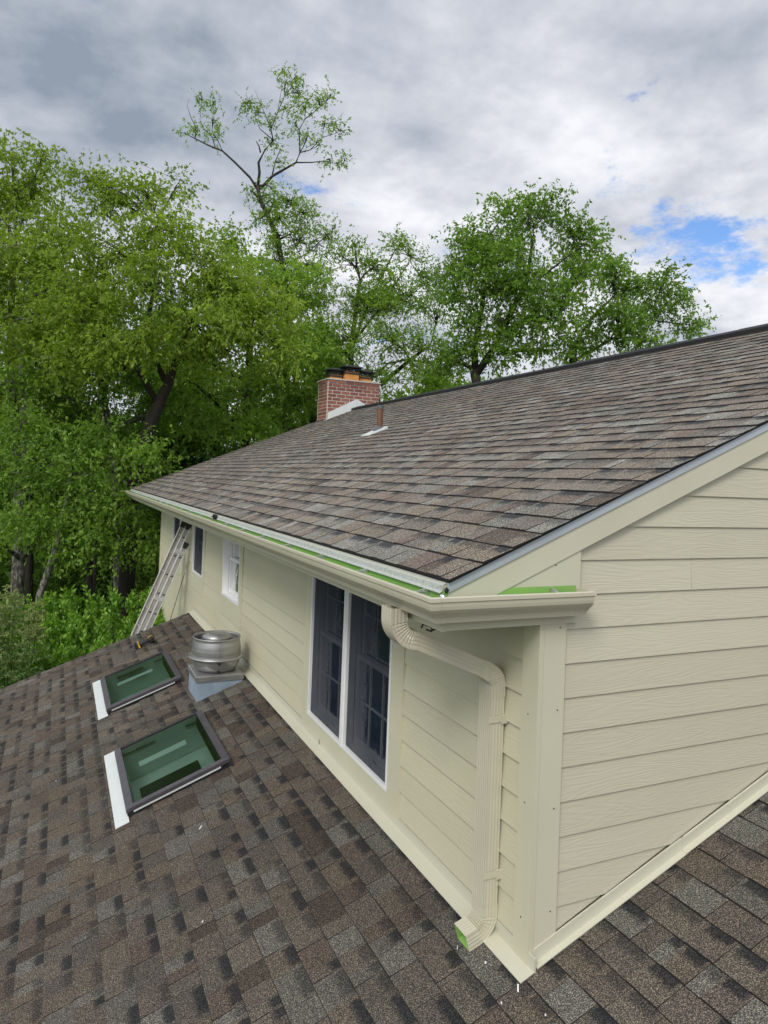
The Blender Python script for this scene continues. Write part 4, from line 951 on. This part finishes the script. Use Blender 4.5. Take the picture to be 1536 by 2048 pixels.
chips = [((401, 1655), 'white chip on the shingles just below the near skylight apron', .035, .01), ((1036, 1976), 'long white sliver on the shingles below the flashing corner', .035, .008),
         ((971, 1925), 'round white crumb on the shingles below the downspout end', .009, .008), ((1003, 2006), 'small white fleck near the bottom edge under the house corner', .008, .006),
         ((405, 1843), 'white chip alone on the dark shingles left of the downspout', .012, .008), ((112, 1562), 'white fleck on the shingles left of the near skylight', .008, .006), ((1091, 2030), 'white fleck at the bottom edge below the gable flashing', .007, .006),
         ((915, 1895), 'thin white splinter under the downspout mouth', .02, .004)]
for (uv_, lab, l_, w_) in chips:
    l_ *= .62; w_ *= .62
    p = onlow(*uv_); a = 0.9; b = MB(); c_, s_ = math.cos(a), math.sin(a)
    q = [(-l_, -w_), (l_ * .8, -w_ * .6), (l_, w_), (-l_ * .7, w_ * .8)]
    B0 = [(p[0] + c_ * x - s_ * y, p[1] + s_ * x + c_ * y, zl(p[0] + c_ * x - s_ * y) + .014) for x, y in q]; b.prism(B0, [(x, y, z + .004) for x, y, z in B0])
    tag(b.build('debris_chip', 'white_vinyl'), lab, 'debris', 'white debris chips on the lower roof')

# ================================================================== trees
def big_mesh(name, V, F3, mat, rndv=None):
    me = bpy.data.meshes.new(name); n, k = len(V), len(F3)
    me.vertices.add(n); me.vertices.foreach_set('co', (V * K).astype(np.float32).ravel())
    me.loops.add(k * 3); me.loops.foreach_set('vertex_index', F3.astype(np.int32).ravel())
    me.polygons.add(k); me.polygons.foreach_set('loop_start', np.arange(0, 3 * k, 3, dtype=np.int32)); me.polygons.foreach_set('loop_total', np.full(k, 3, np.int32))
    if rndv is not None:
        a = me.attributes.new('rnd', 'FLOAT', 'POINT'); a.data.foreach_set('value', rndv.astype(np.float32))
    me.update(calc_edges=True); me.materials.append(M[mat]); return me
def unit(a): return a / (np.linalg.norm(a, axis=-1, keepdims=True) + 1e-9)
def leaves(P, D, size, rng, shade, wid=0.5):
    """P leaf bases, D leaf directions -> two folded triangles each"""
    n = len(P); up = unit(rng.normal(size=(n, 3)) + np.array([0, 0, 0.9])); side = unit(np.cross(D, up)); nn = np.cross(side, D)
    s = 0.92 * size * rng.uniform(.65, 1.25, (n, 1))
    tip = P + D * s; mid = P + D * s * .45 + nn * s * .06
    a = mid + side * s * wid * .5 ; b_ = mid - side * s * wid * .5
    base = P - nn * s * .03
    V = np.stack([base, a, tip, b_], 1).reshape(-1, 3)
    i = np.arange(n)[:, None] * 4
    F3 = np.concatenate([i + np.array([[0, 1, 2]]), i + np.array([[0, 2, 3]])], 1).reshape(-1, 3)
    r = np.clip(shade + rng.normal(0, .16, n), 0, 1)
    return V, F3, np.repeat(r, 4)
def branch_pts(p0, p1, rng, n=5, sag=0.12):
    p0, p1 = np.array(p0), np.array(p1); L_ = np.linalg.norm(p1 - p0); t_ = np.linspace(0, 1, n)[:, None]
    mid = rng.normal(0, sag * L_ * .5, 3) + np.array([0, 0, sag * L_ * .5])
    return p0 + (p1 - p0) * t_ + np.sin(np.pi * t_) * mid + rng.normal(0, .015 * L_, (n, 3)) * (np.sin(np.pi * t_))
DM = 1.9
def make_tree(name, label, cat, trunk, blobs, leafm, barkm, size, density, seed, up=0.0, droop=0.55, sub_r=0.75, group='trees behind the house', limbs=(), twiglen=0.55, shade=.5, wid=.5):
    rng = np.random.default_rng(seed)
    base = trunk[0][0]
    t_ = thing(name, label, cat, (base[0], base[1], GZ), group)
    tb_ = MB()
    tp = [p for p, r in trunk]; tr = [r * .82 for p, r in trunk]
    tb_.tube(tp, tr, 9)
    nodes = [(np.array(p), r) for p, r in trunk[1:]]
    for lb in limbs:
        tb_.tube([p for p, r in lb], [r * .8 for p, r in lb], 6); nodes += [(np.array(p), r) for p, r in lb[1:]]
    LP, LD, LS = [], [], []
    for (c, rad) in blobs:
        c = np.array(c, float); rad = np.array(rad, float) if hasattr(rad, '__len__') else np.array([rad] * 3)
        # nearest supporting node (below if possible)
        nd = min(nodes, key=lambda q: np.linalg.norm(q[0] - c) + 1.2 * max(0, q[0][2] - c[2]))
        pts = branch_pts(nd[0], c, rng, 6, .10); r0 = min(nd[1] * .5, .07)
        tb_.tube(pts, np.linspace(r0, max(.018, r0 * .35), 6), 5, cap=False)
        m_ = float(np.mean(rad)); ns = max(3, int(DM * density * 3.2 * (m_ / sub_r) ** 2.0))
        for k in range(ns):
            d_ = unit(rng.normal(size=3)); q = c + d_ * np.maximum(rad - .42 * sub_r, rad * .45) * rng.uniform(.25, 1.0) ** .6
            sr = sub_r * rng.uniform(.5, 1.05)
            st = pts[rng.integers(2, 6)]
            bp = branch_pts(st, q, rng, 4, .08); tb_.tube(bp, np.linspace(.022, .008, 4), 4, cap=False)
            nt_ = int(32 * (sr / .6) ** 2)
            tdir = unit(rng.normal(size=(nt_, 3)) * .9 + d_ * .7 + np.array([0, 0, up])); 
            tpos = q + rng.normal(size=(nt_, 3)) * sr * .46 * np.array([1, 1, .72])
            nl = 9; tt = rng.uniform(.1, 1.0, (nt_, nl, 1)); tl_ = twiglen * rng.uniform(.6, 1.3, (nt_, 1, 1))
            P_ = tpos[:, None, :] + tdir[:, None, :] * tt * tl_ + np.array([0, 0, -1]) * (tt * tl_) ** 2 * droop * .5
            D_ = tdir[:, None, :] * .55 + rng.normal(size=(nt_, nl, 3)) * .55 + np.array([0, 0, -droop])
            LP.append(P_.reshape(-1, 3)); LD.append(unit(D_.reshape(-1, 3)))
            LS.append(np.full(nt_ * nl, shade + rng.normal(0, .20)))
            if rng.random() < .5:
                e_ = tpos[0] + tdir[0] * twiglen; tb_.tube([q, (q + e_) / 2 + rng.normal(0, .03, 3), e_], [.008, .006, .003], 3, cap=False)
    me = mesh('trunk', tb_.v, tb_.f, barkm, smooth=True); link(bpy.data.objects.new('trunk', me), t_)
    V, F3, R_ = leaves(np.concatenate(LP), np.concatenate(LD), size, rng, np.concatenate(LS), wid)
    link(bpy.data.objects.new('crown', big_mesh('crown', V, F3, leafm, R_)), t_)
    return t_, len(F3)
def px(u, v, d, r): return (at(u, v, d), r * d / F_PX)       # point and radius given in picture units at depth d
def foot(u, v, d, r):
    p = at(u, v, d); p = np.array([p[0], p[1], GZ - .1]); return (p, r * d / F_PX)
def blob(u, v, d, ru, rv=None, rd=None):
    rv = rv or ru; k = d / F_PX; return (at(u, v, d), (ru * k, (rd or (ru + rv) * .5) * k, rv * k))
TOT = 0
def T_(*a, **k):
    global TOT; t_, n = make_tree(*a, **k); TOT += n; return t_

# left edge: tall olive-green tree
T_('broadleaf_tree', 'tall olive green tree at the left edge, highest crown there', 'tree',
   [foot(30, 1200, 21, 16), px(40, 1050, 21, 13), px(30, 850, 21, 11), px(20, 650, 21, 9), px(30, 480, 21, 6)],
   [blob(40, 370, 21, 62, 60), blob(-40, 400, 21.5, 90, 80), blob(85, 310, 20.5, 30, 20), blob(20, 500, 20, 110, 80), blob(120, 460, 20.5, 75, 60), blob(-60, 600, 20, 120, 90), blob(60, 640, 19, 110, 80), blob(150, 560, 19.5, 80, 60), blob(-40, 760, 20, 110, 90), blob(20, 305, 21, 30, 25)],
   'leaf_olive', 'bark_pale', .13, 1.15, 101, droop=.45)
# wide middle-left tree with the dark leaning trunk
T_('broadleaf_tree', 'wide leafy tree with a dark leaning trunk left of the chimney', 'tree',
   [foot(250, 1200, 19.5, 22), px(262, 1000, 19.5, 19), px(300, 850, 19.5, 15), px(335, 770, 19.5, 13), px(348, 725, 19.5, 12)],
   [blob(215, 400, 20, 60, 45), blob(290, 380, 20, 55, 45), blob(330, 460, 19, 90, 60), blob(230, 500, 19, 90, 65), blob(400, 520, 19, 80, 65), blob(300, 580, 18.5, 100, 60), blob(460, 570, 19, 75, 60), blob(180, 610, 18.5, 85, 60),
    blob(400, 640, 18, 100, 50), blob(520, 620, 19, 75, 60), blob(270, 680, 18, 90, 50), blob(560, 690, 19, 60, 55), blob(160, 720, 18, 80, 60), blob(450, 700, 19, 80, 50), blob(360, 370, 20, 16, 40), blob(175, 355, 20, 26, 20)],
   'leaf_olive', 'bark', .125, 1.05, 102, limbs=[[px(348, 725, 19.5, 10), px(420, 690, 19.2, 6), px(500, 650, 19, 4)], [px(335, 770, 19.5, 9), px(290, 680, 19.3, 6), px(310, 560, 19.2, 5), px(312, 450, 19.5, 3)], [px(318, 810, 19.5, 8), px(250, 700, 19, 5), px(160, 640, 18.8, 3)], [px(348, 725, 19.5, 8), px(400, 600, 19.4, 5), px(430, 520, 19.4, 3)]])
# mottled straight trunk
T_('broadleaf_tree', 'tree with a thick mottled trunk rising behind the hedge beside the ladder', 'tree',
   [foot(238, 1210, 22, 18), px(240, 1150, 22, 15), px(232, 1000, 22, 13), px(215, 860, 22, 11), px(200, 740, 22, 8), px(190, 640, 22, 5)],
   [blob(200, 620, 23, 90, 70), blob(120, 700, 22.5, 90, 70), blob(260, 740, 22.5, 80, 60), blob(150, 800, 21.5, 80, 50), blob(90, 580, 24, 100, 80), blob(330, 830, 22.5, 60, 50)],
   'leaf_deep', 'bark_pale', .14, 1.0, 103)
T_('broadleaf_tree', 'slim tree with pale blotched trunk at the far left above the hedge', 'tree',
   [foot(32, 1210, 19, 12), px(42, 1120, 19, 10), px(50, 960, 19, 9), px(48, 820, 19, 7), px(40, 700, 19, 5)],
   [blob(40, 850, 18, 70, 50), blob(100, 930, 17.5, 75, 45), blob(-30, 940, 18, 70, 60), blob(60, 1030, 17.5, 80, 42), blob(10, 760, 18.5, 80, 50), blob(150, 1020, 17.5, 70, 40), blob(-20, 1060, 18, 60, 40)],
   'leaf_deep', 'bark_pale', .125, 1.0, 104, shade=.62)
T_('broadleaf_tree', 'young leafy tree whose low branches reach under the far gutter corner', 'tree',
   [foot(190, 1200, 18.5, 9), px(180, 1080, 18.5, 8), px(200, 950, 18.5, 6), px(220, 880, 18.5, 4)],
   [blob(220, 880, 18, 80, 40), blob(290, 930, 18, 60, 40), blob(170, 950, 17.5, 80, 45), blob(250, 1010, 17.5, 70, 45), blob(200, 1080, 17.5, 75, 35), blob(290, 1080, 18, 40, 45), blob(120, 1100, 17.5, 50, 30)],
   'leaf_deep', 'bark', .125, 1.05, 105, shade=.66)
T_('broadleaf_tree', 'slanted thin tree on the shaded lawn at left', 'tree',
   [foot(70, 1230, 25, 9), px(80, 1190, 25, 9), px(108, 1110, 25, 8), px(135, 1000, 25, 7), px(150, 860, 25, 5)],
   [blob(150, 840, 25, 90, 70), blob(80, 760, 25, 90, 70), blob(210, 900, 25, 70, 60)], 'leaf_deep', 'bark_pale', .15, .8, 106)
T_('broadleaf_tree', 'dark slender tree in the middle of the shaded lawn', 'tree',
   [foot(185, 1200, 29, 9), px(186, 1140, 29, 8), px(190, 1000, 29, 7), px(180, 860, 29, 5)],
   [blob(180, 880, 29, 100, 80), blob(90, 900, 29, 90, 70), blob(270, 900, 29, 90, 80), blob(120, 680, 30, 120, 90)], 'leaf_deep', 'bark', .17, .75, 107, shade=.35)
# straight bare trunk right of it, light green crown
T_('broadleaf_tree', 'bright green tree with straight bare brown trunk above the roof edge', 'tree',
   [foot(492, 1150, 24, 13), px(492, 880, 24, 11), px(497, 760, 24, 10), px(500, 680, 24, 8), px(505, 560, 24, 5)],
   [blob(500, 560, 24, 70, 55), blob(440, 480, 24, 40, 38), blob(590, 580, 24, 65, 60), blob(470, 620, 23, 90, 60), blob(600, 690, 23, 70, 60), blob(400, 770, 22, 90, 50), blob(560, 760, 23, 80, 50), blob(450, 850, 22, 90, 40), blob(620, 790, 24, 50, 40), blob(390, 690, 23, 70, 50), blob(540, 830, 23, 60, 30)],
   'leaf_fresh', 'bark', .14, 1.0, 108, shade=.6)
# tall sparse tree
tall = [foot(585, 1200, 26, 11.70), px(575, 900, 26, 10.14), px(572, 650, 26, 7.80), px(566, 545, 26, 6.24), px(556, 480, 26, 6.24), px(535, 430, 26, 5.46), px(518, 395, 26, 5.46), px(516, 372, 26, 4.68)]
lim = [[px(516, 380, 26, 3.51), px(500, 355, 26, 3.12), px(470, 325, 26, 2.65), px(445, 302, 26, 2.18), px(415, 290, 26, 1.72), px(390, 277, 26, 1.25), px(372, 268, 26.1, 0.78), px(355, 262, 26.1, 0.47)],
       [px(390, 277, 26, 1.25), px(392, 255, 26, 0.94), px(382, 235, 26, 0.78), px(374, 212, 26, 0.47), px(378, 198, 26, 0.31)], [px(430, 294, 26, 1.25), px(425, 275, 25.9, 0.94), px(408, 258, 25.9, 0.78), px(400, 240, 25.8, 0.55), px(404, 190, 25.8, 0.31)], [px(445, 302, 26, 1.17), px(436, 282, 26, 0.86), px(425, 262, 26.2, 0.62), px(426, 215, 26.2, 0.39), px(424, 192, 26.2, 0.31)],
       [px(516, 372, 26, 3.90), px(519, 345, 26, 3.51), px(517, 325, 26, 3.12), px(530, 300, 26, 2.34), px(546, 280, 26, 1.87), px(542, 258, 26.2, 1.40), px(555, 225, 26.2, 1.09), px(570, 190, 26.2, 0.78), px(580, 165, 26.2, 0.47)],
       [px(521, 305, 26, 2.03), px(518, 292, 26, 1.56), px(512, 282, 26, 0.94)], [px(546, 280, 26, 1.40), px(520, 258, 25.8, 0.94), px(512, 240, 25.8, 0.62)], [px(542, 258, 26, 1.09), px(530, 228, 26, 0.78), px(520, 205, 26, 0.47), px(510, 180, 26, 0.23)], [px(555, 225, 26.2, 0.78), px(563, 180, 26.3, 0.47), px(565, 135, 26.3, 0.31)],
       [px(520, 378, 26, 3.90), px(545, 352, 26, 3.28), px(575, 335, 26, 2.65), px(592, 325, 26, 2.34), px(600, 305, 26.2, 1.95), px(598, 260, 26.4, 1.56), px(610, 238, 26.4, 1.25), px(640, 215, 26.5, 0.78), px(660, 190, 26.5, 0.39)],
       [px(592, 325, 26, 1.87), px(622, 325, 25.8, 1.40), px(650, 322, 25.6, 0.94), px(685, 330, 25.6, 0.47)], [px(600, 305, 26, 1.40), px(620, 300, 25.8, 1.09), px(645, 275, 25.7, 0.78), px(685, 262, 25.6, 0.39)],
       [px(556, 480, 26, 3.12), px(580, 468, 25.8, 2.03), px(590, 490, 25.6, 1.25), px(605, 520, 25.5, 0.62)], [px(548, 455, 26, 2.34), px(560, 435, 26.2, 1.56), px(590, 420, 26.3, 0.78)], [px(566, 530, 26, 2.34), px(610, 510, 25.8, 1.56), px(660, 465, 25.6, 0.78)], [px(545, 348, 26, 1.87), px(550, 325, 26, 1.40), px(560, 300, 26.2, 0.94)]]
TB = [blob(*q) for q in ((430, 275, 26, 9), (395, 262, 26, 7), (428, 205, 26, 7), (404, 200, 26, 5), (425, 240, 26, 8), (370, 265, 26, 6), (488, 205, 26, 15), (515, 225, 26, 18), (540, 245, 26, 17), (545, 285, 26, 20), (560, 325, 26, 16), (570, 170, 26, 12), (590, 155, 26.2, 9), (565, 140, 26.2, 5), (610, 210, 26, 20), (590, 245, 26, 16), (640, 205, 26, 17), (662, 190, 26, 12), (680, 262, 26, 20), (650, 245, 26, 15), (640, 290, 26, 12), (660, 320, 26, 17), (690, 320, 26, 12), (615, 270, 26, 14), (575, 215, 26, 16), (600, 185, 26, 14),
     (530, 390, 26, 18), (575, 400, 26, 35, 22), (610, 430, 26, 40, 26), (560, 440, 26, 25, 25), (600, 480, 26, 45, 30), (650, 475, 26, 28, 25), (620, 540, 26, 50, 35), (550, 520, 26.5, 40, 40), (670, 450, 26, 16, 15), (500, 380, 26, 12), (545, 410, 26, 26, 24), (520, 440, 25.8, 22, 20), (560, 470, 25.8, 34, 30), (545, 375, 26, 20, 14), (590, 560, 25.5, 50, 40), (570, 600, 26, 50, 40), (640, 600, 26, 40, 35))]
T_('sparse_tall_tree', 'very tall thin tree with sparse foliage and bare twigs against the clouds', 'tree', tall, TB, 'leaf_fresh', 'bark', .105, 1.0, 109, sub_r=.38, twiglen=.38, limbs=lim, droop=.35, shade=.42, wid=.46)
# tree behind the chimney
T_('broadleaf_tree', 'airy tree with upright shoots directly behind the chimney', 'tree',
   [foot(700, 1200, 25, 12), px(700, 900, 25, 9), px(702, 700, 25, 7), px(720, 560, 25, 4)],
   [blob(700, 520, 25, 45, 35), blob(760, 530, 25, 50, 40), blob(820, 510, 25, 40, 30), blob(720, 600, 25, 70, 45), blob(820, 590, 25, 65, 50), blob(690, 670, 24, 60, 50), blob(780, 680, 24, 70, 50), blob(850, 690, 24, 60, 50), blob(830, 760, 23.5, 70, 40), blob(900, 740, 23.5, 50, 40), blob(660, 740, 24, 45, 40), blob(800, 490, 25, 15, 18), blob(710, 500, 25, 14, 16), blob(860, 560, 25, 35, 45), blob(745, 750, 24, 40, 40), blob(760, 800, 24, 50, 30), blob(870, 620, 24.5, 40, 40), blob(880, 790, 23.5, 60, 30), blob(770, 620, 24.5, 60, 45)],
   'leaf_fresh', 'bark', .115, .92, 110, up=.6, sub_r=.55, droop=.3, shade=.45, wid=.46,
   limbs=[[px(760, 770, 25, 7), px(820, 720, 25, 5), px(860, 690, 25, 3)], [px(702, 700, 25, 5), px(740, 600, 25, 3), px(790, 500, 25, 1.4)], [px(702, 690, 25, 4), px(765, 610, 25, 2.6), px(820, 520, 25, 1.2)]])
# right-hand big tree
T_('forked_tree', 'big round crowned tree with forked trunk rising above the roof ridge', 'tree',
   [foot(955, 1200, 23, 15), px(955, 780, 23, 12), px(948, 740, 23, 11)],
   [blob(1070, 440, 23, 75, 50), blob(980, 470, 23, 70, 50), blob(930, 500, 23, 45, 50), blob(1140, 470, 23, 60, 45), blob(1190, 480, 23, 30, 40), blob(1050, 540, 22.5, 95, 60), blob(960, 580, 22.5, 70, 55), blob(1150, 560, 22.8, 60, 55), blob(1080, 640, 22.5, 90, 45), blob(930, 660, 23, 45, 45), blob(1010, 700, 22.5, 70, 35), blob(1060, 405, 23, 30, 18), blob(910, 560, 23, 30, 40), blob(1010, 425, 23, 18, 30), blob(905, 720, 23, 40, 35), blob(1110, 700, 22.5, 60, 35), blob(1000, 640, 22.3, 60, 45), blob(1110, 600, 22.3, 60, 50), blob(1000, 520, 22.3, 60, 50)],
   'leaf_right', 'bark', .135, .88, 111, sub_r=.62, shade=.5,
   limbs=[[px(950, 745, 23, 9), px(950, 690, 23, 7.5), px(962, 630, 23, 6), px(972, 560, 23, 4), px(975, 480, 23, 2.5)], [px(952, 750, 23, 10), px(985, 700, 22.9, 8.5), px(1005, 660, 22.8, 8), px(1030, 610, 22.8, 7), px(1055, 560, 22.8, 5.5), px(1065, 480, 22.8, 3)], [px(1005, 660, 22.8, 5), px(1060, 640, 22.5, 3.5), px(1130, 620, 22.5, 2)], [px(1000, 668, 23, 4), px(970, 668, 23.1, 3), px(955, 672, 23.1, 2)], [px(1040, 590, 22.8, 4), px(1100, 540, 22.8, 2.6), px(1180, 480, 22.8, 1.4)]])
T_('broadleaf_tree', 'lower spreading tree right of the forked one, behind the roof slope', 'tree',
   [foot(1130, 1200, 24.5, 12), px(1130, 800, 24.5, 10), px(1150, 690, 24.5, 8), px(1180, 640, 24.5, 5)],
   [blob(1230, 560, 24.5, 50, 40), blob(1280, 570, 24.5, 50, 38), blob(1240, 640, 24, 80, 45), blob(1320, 620, 24.5, 50, 40), blob(1360, 660, 24.5, 36, 28), blob(1160, 680, 24, 60, 40), blob(1290, 680, 24, 60, 40), blob(1395, 645, 24.5, 17, 12), blob(1220, 520, 24.5, 18, 14), blob(1330, 560, 24.5, 14, 16), blob(1352, 582, 24.5, 10, 10)],
   'leaf_right', 'bark', .135, .95, 112, sub_r=.58, shade=.45,
   limbs=[[px(1130, 720, 24.5, 6), px(1180, 640, 24.4, 4), px(1230, 590, 24.4, 2.4)], [px(1135, 730, 24.5, 6), px(1220, 680, 24.4, 4), px(1300, 640, 24.4, 2.4), px(1380, 650, 24.4, 1)]])
# further trees filling behind
far = [((330, 640, 31), 'dense dark tree deep behind the leaning trunk'), ((620, 700, 30), 'dense tree just left of the chimney, further back'), ((60, 800, 32), 'dark tree deep in the wood at the left edge'), ((240, 940, 34), 'dark tree deep in the wood above the hedge'), ((430, 800, 29), 'dark tree just over the far rake of the roof'), ((900, 800, 30), 'bushy tree top just over the ridge beside the chimney')]
for i, ((u, v, d_), lab) in enumerate(far):
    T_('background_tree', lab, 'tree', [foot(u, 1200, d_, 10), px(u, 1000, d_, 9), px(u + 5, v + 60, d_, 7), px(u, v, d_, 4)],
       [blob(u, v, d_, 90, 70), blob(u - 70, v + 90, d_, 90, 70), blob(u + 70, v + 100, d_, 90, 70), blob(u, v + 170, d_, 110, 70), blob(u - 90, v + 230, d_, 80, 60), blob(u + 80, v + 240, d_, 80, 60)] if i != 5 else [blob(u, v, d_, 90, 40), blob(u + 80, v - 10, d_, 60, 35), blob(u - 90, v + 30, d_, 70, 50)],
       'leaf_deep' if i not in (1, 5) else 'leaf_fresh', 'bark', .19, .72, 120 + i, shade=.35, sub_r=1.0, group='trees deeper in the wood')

# woodland edge far behind, one mass
rng = np.random.default_rng(9)
n = 46000; th = rng.uniform(-1.25, 1.25, n); rr = rng.uniform(38, 50, n); hh = rng.beta(1.1, 1.5, n) * 8.5
hh *= 0.75 + 0.25 * np.sin(th * 9 + 1) + .12 * np.sin(th * 23)
fw = math.atan2(RM[2][0], RM[2][1])
P_ = np.stack([CAM[0] + rr * np.sin(fw + th), CAM[1] + rr * np.cos(fw + th), GZ + hh], 1)
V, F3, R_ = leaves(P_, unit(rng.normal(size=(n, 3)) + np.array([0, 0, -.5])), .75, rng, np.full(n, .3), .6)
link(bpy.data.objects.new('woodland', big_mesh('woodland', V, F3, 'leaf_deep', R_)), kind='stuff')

# ------------------------------------------------------------------ hedge and plume plant
def shrubs():
    rng = np.random.default_rng(77); hedge = thing('hedge', 'glossy bright green hedge with upright shoots beyond the lower roof edge', 'hedge', (*at(150, 1260, 14.5)[:2], GZ))
    LP, LD, LS = [], [], []; st = MB()
    tops = [(-60, 1235), (0, 1222), (40, 1232), (80, 1212), (130, 1196), (165, 1222), (205, 1200), (250, 1206), (300, 1200), (340, 1215), (-20, 1290), (60, 1270), (120, 1250), (180, 1260), (240, 1250), (300, 1250), (30, 1320), (100, 1310), (170, 1300), (230, 1290)]
    for u, v in tops:
        d0 = 16.2 - (v - 1200) / 110 * 2.2
        top_ = at(u, v, d0)
        st.tube([(top_[0], top_[1], GZ), (top_[0] + .1, top_[1], (GZ + top_[2]) / 2), tuple(top_ - np.array([0, 0, .25]))], [.06, .04, .015], 5)
        for k in range(95):
            h_ = rng.uniform(0, 1) ** 1.3; ang = rng.uniform(0, 2 * math.pi); rad = (.25 + .75 * min(1, h_ * 2.2)) * rng.uniform(.35, 1) * .95
            s0 = top_ + np.array([math.cos(ang) * rad, math.sin(ang) * rad, -h_ * 2.6 - .12]); ln = rng.uniform(.22, .5)
            dr = unit(np.array([math.cos(ang) * .35, math.sin(ang) * .35, 1.0]) + rng.normal(0, .18, 3))
            nl = 22; tt = np.linspace(.0, 1, nl)[:, None]; a2 = rng.uniform(0, 2 * math.pi, nl)
            P_ = s0 + dr * tt * ln + rng.normal(0, .02, (nl, 3)); D_ = unit(np.stack([np.cos(a2), np.sin(a2), np.full(nl, .55)], 1) + dr * .5)
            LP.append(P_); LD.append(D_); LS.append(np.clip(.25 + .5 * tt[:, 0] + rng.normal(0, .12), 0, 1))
    link(bpy.data.objects.new('stems', mesh('stems', st.v, st.f, 'bark')), hedge)
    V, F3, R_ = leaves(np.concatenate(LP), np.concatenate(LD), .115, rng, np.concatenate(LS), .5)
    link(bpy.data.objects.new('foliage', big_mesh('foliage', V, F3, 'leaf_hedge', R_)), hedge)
    pl = thing('plume_plant', 'tall feathery plant with pale plumes at the left edge beside the hedge', 'plant', (*at(20, 1260, 13.2)[:2], GZ))
    LP, LD, LS = [], [], []; st = MB()
    for u, v in ((10, 1190), (30, 1183), (50, 1192), (62, 1205), (20, 1215), (70, 1225), (5, 1230), (45, 1235), (80, 1222), (-10, 1200), (30, 1300), (10, 1345), (0, 1280)):
        d0 = 13.0 + rng.uniform(-.3, .3); tp = at(u, v, d0); bs = at(15, 1400, 13.2); bs[2] = GZ
        st.tube([tuple(bs), tuple((bs + tp) / 2 + np.array([0, 0, .3])), tuple(tp)], [.02, .014, .006], 4)
        for k in range(34):
            f_ = rng.uniform(0, 1); s0 = tp + np.array([0, 0, -1.3 * f_]) + rng.normal(0, .05, 3); dr = unit(np.array([rng.normal(0, 1), rng.normal(0, 1), .5 - .4 * f_])); ln = .12 + .30 * f_
            nl = 20; tt = np.linspace(0, 1, nl)[:, None]
            P_ = s0 + dr * tt * ln + np.array([0, 0, -.25]) * tt ** 2 * ln; D_ = unit(dr * .6 + rng.normal(0, .5, (nl, 3)) + np.array([0, 0, -.3]))
            LP.append(P_); LD.append(D_); LS.append(np.full(nl, .9 - .75 * f_))
    link(bpy.data.objects.new('stems', mesh('stems', st.v, st.f, 'leaf_plume')), pl)
    V, F3, R_ = leaves(np.concatenate(LP), np.concatenate(LD), .07, rng, np.concatenate(LS), .35)
    link(bpy.data.objects.new('foliage', big_mesh('foliage', V, F3, 'leaf_plume', R_)), pl)
shrubs()
